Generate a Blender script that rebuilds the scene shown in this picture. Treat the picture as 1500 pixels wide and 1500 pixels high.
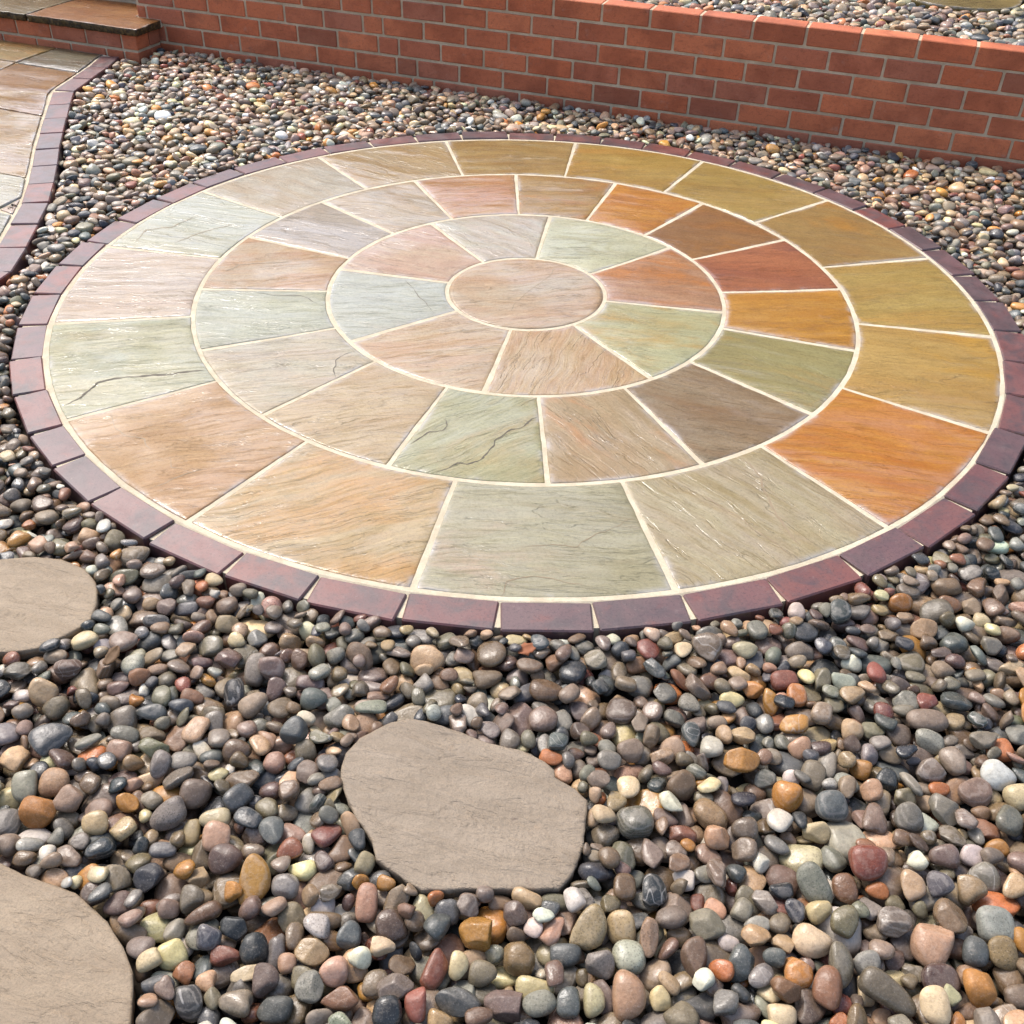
import bpy, bmesh, math, random
import numpy as np
from mathutils import Matrix, Vector

for o in list(bpy.data.objects):
    bpy.data.objects.remove(o)
sc = bpy.context.scene
COL = sc.collection
random.seed(7)
RNG = np.random.default_rng(11)
PI = math.pi

# ---------------------------------------------------------------- camera, sky, sun, exposure
CAM_P = np.array([0.0, -3.12021, 1.53623])
CAM_R = np.array([0.99933061, 0.02694982, 0.02473948])
CAM_U = np.array([-0.03609767, 0.61658964, 0.78645672])
CAM_F = np.array([-0.00594076, 0.78682331, -0.61714973])
FPX = 1533.58
cam_d = bpy.data.cameras.new('camera')
cam = bpy.data.objects.new('camera', cam_d)
COL.objects.link(cam)
cam_d.sensor_width = 36.0
cam_d.lens = 36.0 * FPX / 1500.0
cam_d.clip_start = 0.05
cam_d.clip_end = 500.0
M = Matrix.Identity(4)
for i in range(3):
    M[i][0], M[i][1], M[i][2], M[i][3] = CAM_R[i], CAM_U[i], -CAM_F[i], CAM_P[i]
cam.matrix_world = M
sc.camera = cam

SUN_TO = Vector((-0.386, 0.444, 0.809)).normalized()
world = bpy.data.worlds.new('World')
sc.world = world
world.use_nodes = True
wn = world.node_tree
wn.nodes.clear()
sky = wn.nodes.new('ShaderNodeTexSky')
sky.sky_type = 'NISHITA'
sky.sun_disc = False
sky.sun_elevation = math.asin(SUN_TO.z)
sky.sun_rotation = math.atan2(SUN_TO.x, SUN_TO.y) % (2 * PI)
sky.air_density = 1.0
sky.dust_density = 4.0
sky.ozone_density = 1.0
bgn = wn.nodes.new('ShaderNodeBackground')
bgn.inputs['Strength'].default_value = 0.15
wo = wn.nodes.new('ShaderNodeOutputWorld')
wn.links.new(sky.outputs[0], bgn.inputs[0])
wn.links.new(bgn.outputs[0], wo.inputs[0])

sun_d = bpy.data.lights.new('sun', 'SUN')
sun_d.energy = 1.3
sun_d.angle = math.radians(14.0)
sun_d.color = (1.0, 0.98, 0.95)
sun = bpy.data.objects.new('sun', sun_d)
sun.rotation_euler = SUN_TO.to_track_quat('Z', 'Y').to_euler()
COL.objects.link(sun)

vs = sc.view_settings
vs.view_transform = 'Standard'
vs.look = 'None'
vs.exposure = 1.16
vs.gamma = 1.0
vs.use_curve_mapping = False

# ---------------------------------------------------------------- helpers
def lin(c):
    r = []
    for v in c[:3]:
        v = v / 255.0
        r.append(v / 12.92 if v <= 0.04045 else ((v + 0.055) / 1.055) ** 2.4)
    return np.array(r)

def link(o, parent=None):
    COL.objects.link(o)
    if parent is not None:
        o.parent = parent
    return o

def tag(o, label=None, cat=None, group=None, kind=None):
    if label: o['label'] = label
    if cat: o['category'] = cat
    if group: o['group'] = group
    if kind: o['kind'] = kind
    return o

def thing(name, label, cat, loc=(0, 0, 0), group=None):
    o = bpy.data.objects.new(name, None)
    o.location = loc
    o.empty_display_size = 0.05
    link(o)
    return tag(o, label, cat, group)

def mesh(name, verts, faces, mat=None, smooth=False):
    me = bpy.data.meshes.new(name)
    me.from_pydata([tuple(map(float, v)) for v in verts], [], [tuple(f) for f in faces])
    if mat is not None:
        me.materials.append(mat)
    me.polygons.foreach_set('use_smooth', [smooth] * len(me.polygons))
    me.update()
    return me

def obj(name, me, parent=None, loc=(0, 0, 0)):
    o = bpy.data.objects.new(name, me)
    o.location = loc
    return link(o, parent)

def fattr(me, name, vals):
    a = me.attributes.new(name, 'FLOAT', 'POINT')
    a.data.foreach_set('value', np.asarray(vals, dtype=np.float32))

# numpy value noise -------------------------------------------------
def _hash(ix, iy, seed):
    h = (ix.astype(np.int64) * 374761393 + iy.astype(np.int64) * 668265263 + seed * 1442695041) & 0xffffffff
    h = ((h ^ (h >> 13)) * 1274126177) & 0xffffffff
    h = h ^ (h >> 16)
    return (h & 0xffff) / 65535.0

def vnoise(x, y, seed=0):
    ix, iy = np.floor(x), np.floor(y)
    fx, fy = x - ix, y - iy
    fx = fx * fx * (3 - 2 * fx)
    fy = fy * fy * (3 - 2 * fy)
    a = _hash(ix, iy, seed); b = _hash(ix + 1, iy, seed)
    c = _hash(ix, iy + 1, seed); d = _hash(ix + 1, iy + 1, seed)
    return (a + (b - a) * fx) * (1 - fy) + (c + (d - c) * fx) * fy

def fbm(x, y, seed=0, octv=4):
    s = np.zeros_like(x); amp = 0.5
    for k in range(octv):
        s += amp * vnoise(x * 2 ** k, y * 2 ** k, seed + 17 * k)
        amp *= 0.5
    return s

def relief(x, y, ang, seed, amp=1.0):
    """riven stone surface: long soft laminations and a few small ledges (metres)"""
    ca, sa = math.cos(ang), math.sin(ang)
    px, py = x * ca + y * sa, -x * sa + y * ca
    wx = px + 0.05 * vnoise(px * 6, py * 6, seed + 3)
    wy = py + 0.03 * vnoise(px * 5, py * 5, seed + 4)
    n = fbm(wx * 2.5, wy * 14, seed, 4)
    h = 0.0026 * (n - 0.45)
    l = fbm(wx * 1.6, wy * 7, seed + 9, 3)
    for t in (0.36, 0.44, 0.52):
        k = np.clip((l - t) / 0.012, 0, 1)
        h += 0.0009 * k * k * (3 - 2 * k)
    return amp * h

# ---------------------------------------------------------------- materials
class NT:
    def __init__(self, name):
        self.m = bpy.data.materials.new(name)
        self.m.use_nodes = True
        self.t = self.m.node_tree
        self.t.nodes.clear()
        self.out = self.n('ShaderNodeOutputMaterial')
        self.b = self.n('ShaderNodeBsdfPrincipled')
        self.l(self.b.outputs[0], self.out.inputs[0])
    def n(self, t, **k):
        x = self.t.nodes.new(t)
        for a, v in k.items():
            setattr(x, a, v)
        return x
    def l(self, a, b):
        self.t.links.new(a, b)
    def put(self, sock, v):
        if hasattr(v, 'is_linked') or isinstance(v, bpy.types.NodeSocket):
            self.l(v, sock)
        elif isinstance(v, (tuple, list, np.ndarray)) and len(v) == 3 and sock.type == 'RGBA':
            sock.default_value = (float(v[0]), float(v[1]), float(v[2]), 1)
        else:
            sock.default_value = v
    def noise(self, vec, scale, detail=3.0, rough=0.55, dist=0.0):
        x = self.n('ShaderNodeTexNoise')
        if vec is not None: self.l(vec, x.inputs['Vector'])
        x.inputs['Scale'].default_value = scale
        x.inputs['Detail'].default_value = detail
        x.inputs['Roughness'].default_value = rough
        x.inputs['Distortion'].default_value = dist
        return x.outputs['Fac']
    def ramp(self, f, lo, hi, a=0.0, b=1.0):
        x = self.n('ShaderNodeMapRange')
        x.interpolation_type = 'SMOOTHSTEP'
        self.put(x.inputs[0], f)
        for i, v in zip((1, 2, 3, 4), (lo, hi, a, b)):
            self.put(x.inputs[i], v)
        return x.outputs[0]
    def mix(self, f, a, b, mode='MIX'):
        x = self.n('ShaderNodeMix', data_type='RGBA', blend_type=mode)
        self.put(x.inputs[0], f)
        self.put(x.inputs[6], a)
        self.put(x.inputs[7], b)
        return x.outputs[2]
    def math(self, op, a, b=0.0):
        x = self.n('ShaderNodeMath', operation=op)
        self.put(x.inputs[0], a)
        self.put(x.inputs[1], b)
        return x.outputs[0]
    def mapping(self, vec, loc=(0, 0, 0), rot=(0, 0, 0), scale=(1, 1, 1)):
        x = self.n('ShaderNodeMapping')
        self.l(vec, x.inputs[0])
        x.inputs['Location'].default_value = loc
        x.inputs['Rotation'].default_value = rot
        x.inputs['Scale'].default_value = scale
        return x.outputs[0]
    def bedding(self, vec, ang, stretch, loc=(0, 0, 0)):
        """turn first, stretch afterwards: streaks run along ang"""
        return self.mapping(self.mapping(vec, loc=loc, rot=(0, 0, -ang)), scale=(1, stretch, 1))
    def bump(self, h, strength, dist, normal=None):
        x = self.n('ShaderNodeBump')
        x.inputs['Strength'].default_value = strength
        x.inputs['Distance'].default_value = dist
        self.l(h, x.inputs['Height'])
        if normal is not None: self.l(normal, x.inputs['Normal'])
        return x.outputs[0]
    def fin(self, col, rough, normal=None, spec=0.5):
        self.put(self.b.inputs['Base Color'], col)
        self.put(self.b.inputs['Roughness'], rough)
        self.b.inputs['Specular IOR Level'].default_value = spec
        if normal is not None: self.l(normal, self.b.inputs['Normal'])
        return self.m

def sandstone(name, ca, cb, cc, ang, seed, patch=0.56, rough=0.11, stretch=7.0, gain=0.57, vein=None):
    """riven Indian sandstone: ca / cb are the two tones of the laminations, cc the odd patches"""
    def L(c, k=1.0):
        v = lin(c); m = v.mean()
        kk = 0.84 + 0.12 * float(np.clip(((v.max() - v.min()) / v.max() - 0.5) / 0.4, 0, 1))
        return np.clip((v * kk + m * (1 - kk)) * np.array([1.0, 0.995, 0.81]) * gain * k, 0, .8)
    g = NT(name)
    vr = np.random.default_rng(seed * 7 + 1)
    co = g.n('ShaderNodeTexCoord').outputs['Object']
    wrp = g.n('ShaderNodeVectorMath', operation='ADD')
    nw = g.n('ShaderNodeTexNoise'); nw.inputs['Scale'].default_value = 3.2; nw.inputs['Detail'].default_value = 3
    g.l(co, nw.inputs['Vector'])
    sw = g.n('ShaderNodeVectorMath', operation='SCALE'); sw.inputs['Scale'].default_value = 0.09
    g.l(nw.outputs['Color'], sw.inputs[0]); g.l(co, wrp.inputs[0]); g.l(sw.outputs[0], wrp.inputs[1])
    off = g.mapping(wrp.outputs[0], loc=(seed * 3.17, seed * 1.31, seed * 0.7))
    lam = g.bedding(off, ang, stretch)
    lam2 = g.bedding(off, ang + 0.12, stretch * 1.8)
    n1 = g.noise(lam, 2.6, 7, 0.64, 0.3)
    c = g.mix(g.ramp(n1, 0.36, 0.64), L(ca), L(cb))
    n2 = g.noise(g.bedding(off, ang, 2.6, (seed * 5.3, seed, 0)), 2.0, 6, 0.62, 0.6)
    c = g.mix(g.ramp(n2, patch - 0.07, patch + 0.12, 0.0, 0.9), c, L(cc))
    n2c = g.noise(g.bedding(off, ang, 4, (seed * 1.9, seed * 4.1, 3)), 1.7, 5, 0.6, 0.5)
    c = g.mix(g.ramp(n2c, 0.50, 0.66, 0.0, 0.55), c, L(np.array(cb) * (1.0, 0.93, 0.84)))
    # fibrous streaks along the bedding, dark and pale
    st = g.noise(lam2, 7, 8, 0.72, 0.3)
    c = g.mix(g.ramp(st, 0.55, 0.70, 0.0, 0.75), c, L(cb, 0.55))
    st2 = g.noise(g.mapping(lam2, loc=(4, 9, 2)), 9, 8, 0.72, 0.4)
    c = g.mix(g.ramp(st2, 0.55, 0.68, 0.0, 0.6), c, L(ca, 1.4))
    # thin bedding lines
    ln = g.math('ABSOLUTE', g.math('SUBTRACT', g.noise(lam, 3.4, 5, 0.6, 0.5), 0.5))
    lm = g.math('MULTIPLY', g.ramp(ln, 0.0, 0.012, 1.0, 0.0), g.ramp(g.noise(off, 4, 3), 0.45, 0.62))
    c = g.mix(g.math('MULTIPLY', lm, 0.55), c, L(vein or cb, 0.5))
    # mottling and grain
    mo = g.noise(off, 16, 6, 0.7)
    c = g.mix(g.ramp(mo, 0.42, 0.72, 0.0, 0.38), c, L(cb, 0.72))
    g1 = g.noise(off, 120, 4, 0.7)
    c = g.mix(g.ramp(g1, 0.44, 0.7, 0.0, 0.42), c, L(cb, 0.6))
    gr = g.noise(off, 420, 2, 0.6)
    c = g.mix(g.ramp(gr, 0.5, 0.75, 0.0, 0.3), c, L(ca, 1.35))
    pit = g.n('ShaderNodeTexVoronoi')
    g.l(off, pit.inputs['Vector']); pit.inputs['Scale'].default_value = 34
    pm = g.math('MULTIPLY', g.ramp(pit.outputs['Distance'], 0.04, 0.10, 1.0, 0.0), g.ramp(g.noise(off, 9, 2), 0.5, 0.62))
    c = g.mix(g.math('MULTIPLY', pm, 0.55), c, lin((84, 62, 46)) * 0.7)
    # cement bloom smeared along some of the pointed edges
    ea = g.n('ShaderNodeAttribute', attribute_name='edge').outputs['Fac']
    em = g.math('MULTIPLY', g.ramp(ea, 0.25, 0.85), g.ramp(g.noise(off, 6, 5, 0.7), 0.46, 0.62))
    c = g.mix(g.math('MULTIPLY', em, 0.55), c, (0.36, 0.345, 0.33))
    # relief: stepped bedding, streaks, grain
    ter = g.ramp(g.noise(lam, 2.2, 5, 0.6, 0.4), 0.47, 0.49)
    bmp = g.bump(ter, 0.7, 0.003)
    bmp = g.bump(st, 0.9, 0.0034, bmp)
    bmp = g.bump(lm, 0.5, -0.002, bmp)
    bmp = g.bump(mo, 0.35, 0.003, bmp)
    bmp = g.bump(g1, 0.22, 0.001, bmp)
    r = g.ramp(g.noise(off, 2.4, 4, 0.6), 0.38, 0.66, rough, rough + 0.24)
    r = g.math('ADD', r, g.ramp(g1, 0.35, 0.65, -0.04, 0.07))
    # the film of rain water on it: smoother than the stone, thin on the high spots
    wet = g.math('MULTIPLY', g.ramp(g.noise(off, 2.1, 4, 0.6), 0.36, 0.54, 0.15, 1.0), g.ramp(st, 0.44, 0.62, 1.0, 0.3))
    g.put(g.b.inputs['Coat Weight'], wet)
    g.b.inputs['Coat IOR'].default_value = 1.52
    g.put(g.b.inputs['Coat Roughness'], g.ramp(g.noise(off, 5.0, 4, 0.65), 0.35, 0.7, 0.035, 0.12))
    cb_ = g.bump(ter, 0.35, 0.002)
    cb_ = g.bump(st, 0.28, 0.002, cb_)
    g.l(g.bump(g1, 0.08, 0.0008, cb_), g.b.inputs['Coat Normal'])
    return g.fin(c, g.math('ADD', r, 0.22), bmp, 0.16)

def mortar_mat(name, a, b, grain=420):
    g = NT(name)
    co = g.n('ShaderNodeTexCoord').outputs['Object']
    n = g.noise(co, 14, 5, 0.65)
    c = g.mix(g.ramp(n, 0.35, 0.65), lin(a) * 0.66, lin(b) * 0.66)
    gr = g.noise(co, grain, 3, 0.7)
    c = g.mix(g.ramp(gr, 0.52, 0.7, 0.0, 0.45), c, lin(b) * 0.45)
    c = g.mix(g.ramp(g.noise(co, 120, 4, 0.7), 0.5, 0.7, 0.0, 0.3), c, lin(b) * 0.5)
    c = g.mix(g.ramp(g.noise(co, 5, 5, 0.65), 0.5, 0.68, 0.0, 0.35), c, lin(b) * 0.6)
    return g.fin(c, 0.85, g.bump(gr, 0.6, 0.002, g.bump(g.noise(co, 60, 4, 0.6), 0.5, 0.004)), 0.25)

def paver_mat():
    g = NT('plum_clay_paver')
    co = g.n('ShaderNodeTexCoord').outputs['Object']
    oi = g.n('ShaderNodeObjectInfo')
    v = g.n('ShaderNodeVectorMath', operation='ADD')
    g.l(co, v.inputs[0])
    sc_ = g.n('ShaderNodeVectorMath', operation='SCALE'); sc_.inputs['Scale'].default_value = 37.0
    cx = g.n('ShaderNodeCombineXYZ')
    g.l(oi.outputs['Random'], cx.inputs[0]); g.l(oi.outputs['Random'], cx.inputs[1])
    g.l(cx.outputs[0], sc_.inputs[0]); g.l(sc_.outputs[0], v.inputs[1])
    p = v.outputs[0]
    c = g.mix(g.ramp(g.noise(p, 9, 5, 0.65, 0.6), 0.4, 0.66), oi.outputs['Color'], lin((94, 78, 78)) * 0.6)
    c = g.mix(g.ramp(g.noise(p, 12, 4, 0.6), 0.56, 0.74, 0, 0.7), c, lin((140, 80, 70)) * 0.6)
    gr = g.noise(p, 260, 3, 0.65)
    c = g.mix(g.ramp(gr, 0.55, 0.75, 0, 0.5), c, lin((140, 116, 114)) * 0.6)
    c = g.mix(g.ramp(g.noise(p, 70, 3, 0.7), 0.66, 0.78, 0, 0.6), c, lin((58, 44, 48)))
    bl = g.noise(p, 26, 5, 0.7)
    c = g.mix(g.ramp(g.noise(p, 140, 4, 0.75), 0.5, 0.68, 0, 0.55), c, lin((52, 38, 40)) * .8)
    c = g.mix(g.ramp(g.noise(p, 48, 5, 0.75), 0.62, 0.7, 0, 0.35), c, lin((170, 150, 140)) * .6)
    c = g.mix(g.ramp(bl, 0.56, 0.8, 0, 0.30), c, lin((150, 134, 130)) * .7)
    return g.fin(c, g.ramp(g.noise(p, 16, 4), 0.3, 0.7, 0.28, 0.5), g.bump(gr, 0.22, 0.001, g.bump(bl, 0.3, 0.0015)), 0.5)

def wallbrick_mat():
    g = NT('red_facing_brick')
    co = g.n('ShaderNodeTexCoord').outputs['Object']
    oi = g.n('ShaderNodeObjectInfo')
    v = g.n('ShaderNodeVectorMath', operation='ADD')
    sc_ = g.n('ShaderNodeVectorMath', operation='SCALE'); sc_.inputs['Scale'].default_value = 53.0
    cx = g.n('ShaderNodeCombineXYZ')
    g.l(oi.outputs['Random'], cx.inputs[0]); g.l(oi.outputs['Random'], cx.inputs[2])
    g.l(cx.outputs[0], sc_.inputs[0]); g.l(co, v.inputs[0]); g.l(sc_.outputs[0], v.inputs[1])
    p = v.outputs[0]
    big = g.noise(p, 5, 4, 0.6, 0.4)
    c = g.mix(g.ramp(big, 0.4, 0.65, 0, 0.55), oi.outputs['Color'], lin((150, 78, 52)) * 0.75)
    c = g.mix(g.ramp(g.noise(p, 7, 4, 0.6), 0.6, 0.74, 0, 0.4), c, lin((128, 86, 68)) * 0.75)
    gr = g.noise(p, 300, 3, 0.7)
    c = g.mix(g.ramp(gr, 0.5, 0.75, 0, 0.4), c, lin((110, 52, 36)) * 0.7)
    sp = g.noise(p, 55, 3, 0.7)
    cr_ = g.noise(g.mapping(p, scale=(1, 1, 3)), 22, 6, 0.75, 0.5)
    c = g.mix(g.ramp(cr_, 0.56, 0.68, 0, 0.4), c, lin((118, 64, 44)) * 0.7)
    c = g.mix(g.ramp(g.noise(p, 13, 6, 0.75), 0.58, 0.72, 0, 0.28), c, lin((202, 168, 150)) * 0.7)
    c = g.mix(g.ramp(g.noise(p, 90, 4, 0.7), 0.5, 0.72, 0, 0.35), c, lin((120, 62, 42)) * 0.7)
    c = g.mix(g.ramp(sp, 0.66, 0.76, 0, 0.5), c, lin((196, 150, 128)) * 0.8)
    return g.fin(c, 0.72, g.bump(gr, 0.35, 0.0015, g.bump(cr_, 0.6, 0.005)), 0.3)

def pebble_mat():
    g = NT('river_pebble')
    at = lambda n: g.n('ShaderNodeAttribute', attribute_name=n)
    lc = at('lc').outputs['Vector']
    par = g.n('ShaderNodeSeparateXYZ'); g.l(at('par').outputs['Vector'], par.inputs[0])
    base = at('pc').outputs['Color']
    dk = lambda k: g.mix(1.0, base, (k, k * .98, k * .95), 'MULTIPLY')
    c = g.mix(g.ramp(g.noise(lc, 38, 5, 0.65, 0.6), 0.36, 0.66, 0.0, 0.6), base, dk(.58))
    c = g.mix(g.ramp(g.noise(lc, 70, 5, 0.7), 0.52, 0.74, 0.0, 0.4), c, g.mix(0.5, base, (0.40, 0.33, 0.25)))
    g1 = g.noise(lc, 190, 4, 0.72)
    c = g.mix(g.ramp(g1, 0.46, 0.68, 0.0, 0.5), c, dk(.5))
    g2 = g.noise(lc, 330, 3, 0.7)
    c = g.mix(g.ramp(g2, 0.54, 0.72, 0.0, 0.35), c, g.mix(0.4, base, (0.62, 0.57, 0.5)))
    # granite specks
    vo = g.n('ShaderNodeTexVoronoi'); g.l(lc, vo.inputs['Vector']); vo.inputs['Scale'].default_value = 240
    spk = g.math('MULTIPLY', g.ramp(vo.outputs['Distance'], 0.2, 0.42, 1.0, 0.0), par.outputs[0])
    c = g.mix(spk, c, dk(.25))
    # bands
    wv = g.n('ShaderNodeTexWave', wave_type='BANDS', bands_direction='Z')
    g.l(lc, wv.inputs['Vector']); wv.inputs['Scale'].default_value = 42; wv.inputs['Distortion'].default_value = 4.5
    wv.inputs['Detail'].default_value = 4; wv.inputs['Detail Scale'].default_value = 1.6
    bd = g.math('MULTIPLY', g.ramp(wv.outputs['Fac'], 0.5, 0.95), g.math('MINIMUM', par.outputs[1], 0.5))
    c = g.mix(bd, c, g.mix(0.45, base, (0.42, 0.37, 0.31)))
    # a pale vein on a few
    vn = g.ramp(g.math('ABSOLUTE', g.math('SUBTRACT', g.noise(g.mapping(lc, scale=(1, .35, 1)), 24, 2, 0.5, 0.2), 0.5)), 0.002, 0.010, 1.0, 0.0)
    c = g.mix(g.math('MULTIPLY', vn, g.ramp(par.outputs[1], .36, .5, 0.0, .5)), c, (0.42, 0.39, 0.35))
    b = g.bump(g.noise(lc, 55, 5, 0.65), 0.5, 0.004)
    b = g.bump(g1, 0.3, 0.0012, b)
    r = g.math('ADD', par.outputs[2], g.ramp(g.noise(lc, 60, 3), 0.35, 0.65, -.08, .12))
    return g.fin(c, r, b, 0.42)

def soil_mat(name):
    g = NT(name)
    co = g.n('ShaderNodeTexCoord').outputs['Object']
    vo = g.n('ShaderNodeTexVoronoi'); g.l(co, vo.inputs['Vector']); vo.inputs['Scale'].default_value = 34
    c = g.mix(g.noise(co, 90, 3, 0.7), lin((62, 54, 46)), lin((30, 26, 23)))
    c = g.mix(g.ramp(g.noise(co, 11, 4), 0.4, 0.7, 0, 0.6), c, lin((70, 62, 54)))
    return g.fin(c, 0.9, g.bump(vo.outputs['Distance'], 0.8, 0.01), 0.2)

M_MORTAR = mortar_mat('cream_mortar', (236, 222, 192), (214, 198, 168))
M_WMORTAR = mortar_mat('grey_mortar', (238, 214, 180), (210, 186, 154))
M_PAVER = paver_mat()
M_BRICK = wallbrick_mat()
M_PEB = pebble_mat()
M_SOIL = soil_mat('dark_soil')

# ---------------------------------------------------------------- ground sheets
PHI, WV = -0.33555480, 1.8854            # wall: direction angle and distance of its face from the circle's centre
T2 = np.array([math.cos(PHI), math.sin(PHI)])
N2 = np.array([-math.sin(PHI), math.cos(PHI)])
def uv(u, v, z=0.0):
    p = T2 * u + N2 * v
    return (float(p[0]), float(p[1]), z)
WALL_TOP, COURSE = 0.4618, 0.0862
BR_L, BR_D = 0.225, 0.1075

gm = mesh('ground', [(-60, -60, -0.078), (60, -60, -0.078), (60, 60, -0.078), (-60, 60, -0.078)], [(0, 1, 2, 3)], M_SOIL)
tag(obj('ground', gm), kind='structure')
q = [uv(-2.855, WV + 0.098), uv(40, WV + 0.098), uv(40, 50), uv(-2.855, 50)]
tv = [(x, y, 0.385) for x, y, _ in q] + [(x, y, -0.07) for x, y, _ in q]
tm = mesh('terrace', tv, [(0, 1, 2, 3), (4, 5, 1, 0), (5, 6, 2, 1), (6, 7, 3, 2), (7, 4, 0, 3)], M_SOIL)
tag(obj('terrace_ground', tm), kind='structure')

# ---------------------------------------------------------------- bevelled block
def block_data(l, w, h, b, jit=0.0, rng=None, taper=0.0):
    """box centred on the origin in x,y with its top at z=0, arrises chamfered by b"""
    x, y = l / 2, w / 2
    vs, idx = [], {}
    for sx in (-1, 1):
        for sy in (-1, 1):
            for sz in (0, 1):
                for ax in range(3):
                    px = sx * (x if ax == 0 else x - b)
                    py = sy * (y if ax == 1 else y - b)
                    pz = (0 if ax == 2 else -b) if sz else (-h if ax == 2 else -h + b)
                    idx[sx, sy, sz, ax] = len(vs)
                    vs.append([px, py, pz])
    S = (-1, 1)
    def I(sx, sy, sz, ax): return idx[sx, sy, 1 if sz > 0 else 0, ax]
    fs = []
    for s in S:
        fs.append([I(s, -1, -1, 0), I(s, 1, -1, 0), I(s, 1, 1, 0), I(s, -1, 1, 0)][::s])
        fs.append([I(1, s, -1, 1), I(-1, s, -1, 1), I(-1, s, 1, 1), I(1, s, 1, 1)][::s])
        fs.append([I(-1, -1, s, 2), I(1, -1, s, 2), I(1, 1, s, 2), I(-1, 1, s, 2)][::s])
    for a in S:
        for c in S:
            fs.append([I(a, c, -1, 0), I(a, c, -1, 1), I(a, c, 1, 1), I(a, c, 1, 0)][::a * c])
            fs.append([I(a, -1, c, 2), I(a, -1, c, 0), I(a, 1, c, 0), I(a, 1, c, 2)][::a * c])
            fs.append([I(-1, a, c, 1), I(-1, a, c, 2), I(1, a, c, 2), I(1, a, c, 1)][::a * c])
            for e in S:
                fs.append([I(a, c, e, 0), I(a, c, e, 1), I(a, c, e, 2)][::a * c * e])
    vs = np.array(vs)
    if jit and rng is not None:
        d = rng.normal(0, jit, (2, 2, 2, 3))
        k = 0
        for sx in (0, 1):
            for sy in (0, 1):
                for sz in (0, 1):
                    vs[k:k + 3] += d[sx, sy, sz]
                    k += 3
    return vs, fs

# ---------------------------------------------------------------- the paving circle
RAD = [0.0, 0.2560, 0.6380, 1.0487, 1.4636, 1.5587]
J1 = [(124.7, 123.9), (83.0, 82.8), (35.5, 37.7), (-9.5, -8.6), (-55.0, -54.9), (-99.3, -99.6), (-145.4, -144.5), (169.0 - 360, 168.9 - 360)]
J2 = [(116.1, 115.9), (93.4, 93.2), (70.6, 71.0), (49.3, 50.5), (27.2, 27.9), (4.2, 5.6), (-18.2, -17.5), (-40.4, -40.6), (-63.6, -63.6), (-86.0, -86.1), (-109.2, -108.4), (-131.9, -131.4), (-153.5, -154.5), (-176.2, -176.8), (161.2 - 360, 160.2 - 360), (138.6 - 360, 138.4 - 360)]
J3 = [(104.9, 104.6), (82.4, 82.5), (60.0, 60.5), (37.1, 37.2), (14.8, 14.8), (-7.6, -7.7), (-30.5, -30.6), (-53.3, -53.1), (-76.0, -76.1), (-98.6, -98.8), (-121.6, -121.7), (-144.2, -144.9), (-166.6, -167.3), (170.6 - 360, 170.7 - 360), (149.3 - 360, 148.8 - 360), (127.1 - 360, 126.9 - 360)]
# (tone, second tone, odd patches, lamination angle in degrees, patch threshold)
C1 = [((198, 176, 158), (182, 162, 146), (192, 184, 168), -35, .5), ((202, 200, 172), (190, 186, 156), (214, 208, 184), 0, .55),
      ((196, 150, 120), (178, 126, 96), (200, 124, 52), -12, .54), ((196, 194, 158), (182, 176, 134), (196, 152, 70), -14, .52),
      ((202, 172, 134), (194, 152, 114), (198, 172, 146), 70, .55), ((200, 172, 136), (196, 152, 112), (194, 170, 148), 14, .52),
      ((182, 182, 172), (172, 172, 162), (184, 176, 162), 2, .58), ((204, 175, 154), (202, 158, 140), (206, 178, 160), -20, .58)]
C2 = [((198, 154, 106), (186, 132, 82), (200, 140, 110), 8, .5), ((186, 150, 96), (172, 134, 82), (190, 126, 60), 3, .53),
      ((206, 142, 56), (194, 122, 46), (204, 136, 72), -8, .58), ((158, 114, 72), (148, 102, 60), (170, 112, 44), -14, .54),
      ((180, 110, 74), (164, 98, 68), (150, 88, 72), 2, .52), ((204, 146, 58), (190, 130, 46), (204, 152, 78), 4, .52),
      ((166, 156, 108), (158, 144, 94), (184, 142, 66), -20, .58), ((160, 134, 108), (142, 112, 82), (156, 138, 118), -20, .5),
      ((184, 160, 132), (174, 146, 114), (206, 142, 94), -58, .56), ((184, 180, 148), (170, 166, 130), (182, 158, 112), 34, .55),
      ((196, 168, 128), (184, 152, 110), (176, 156, 134), 14, .54), ((194, 174, 146), (186, 162, 138), (182, 172, 150), 6, .5),
      ((184, 184, 168), (170, 170, 154), (186, 184, 158), -3, .55), ((198, 162, 118), (188, 140, 98), (190, 168, 150), 6, .5),
      ((180, 162, 150), (164, 146, 134), (188, 160, 132), -20, .52), ((196, 170, 140), (180, 150, 118), (186, 170, 156), -24, .5)]
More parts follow.
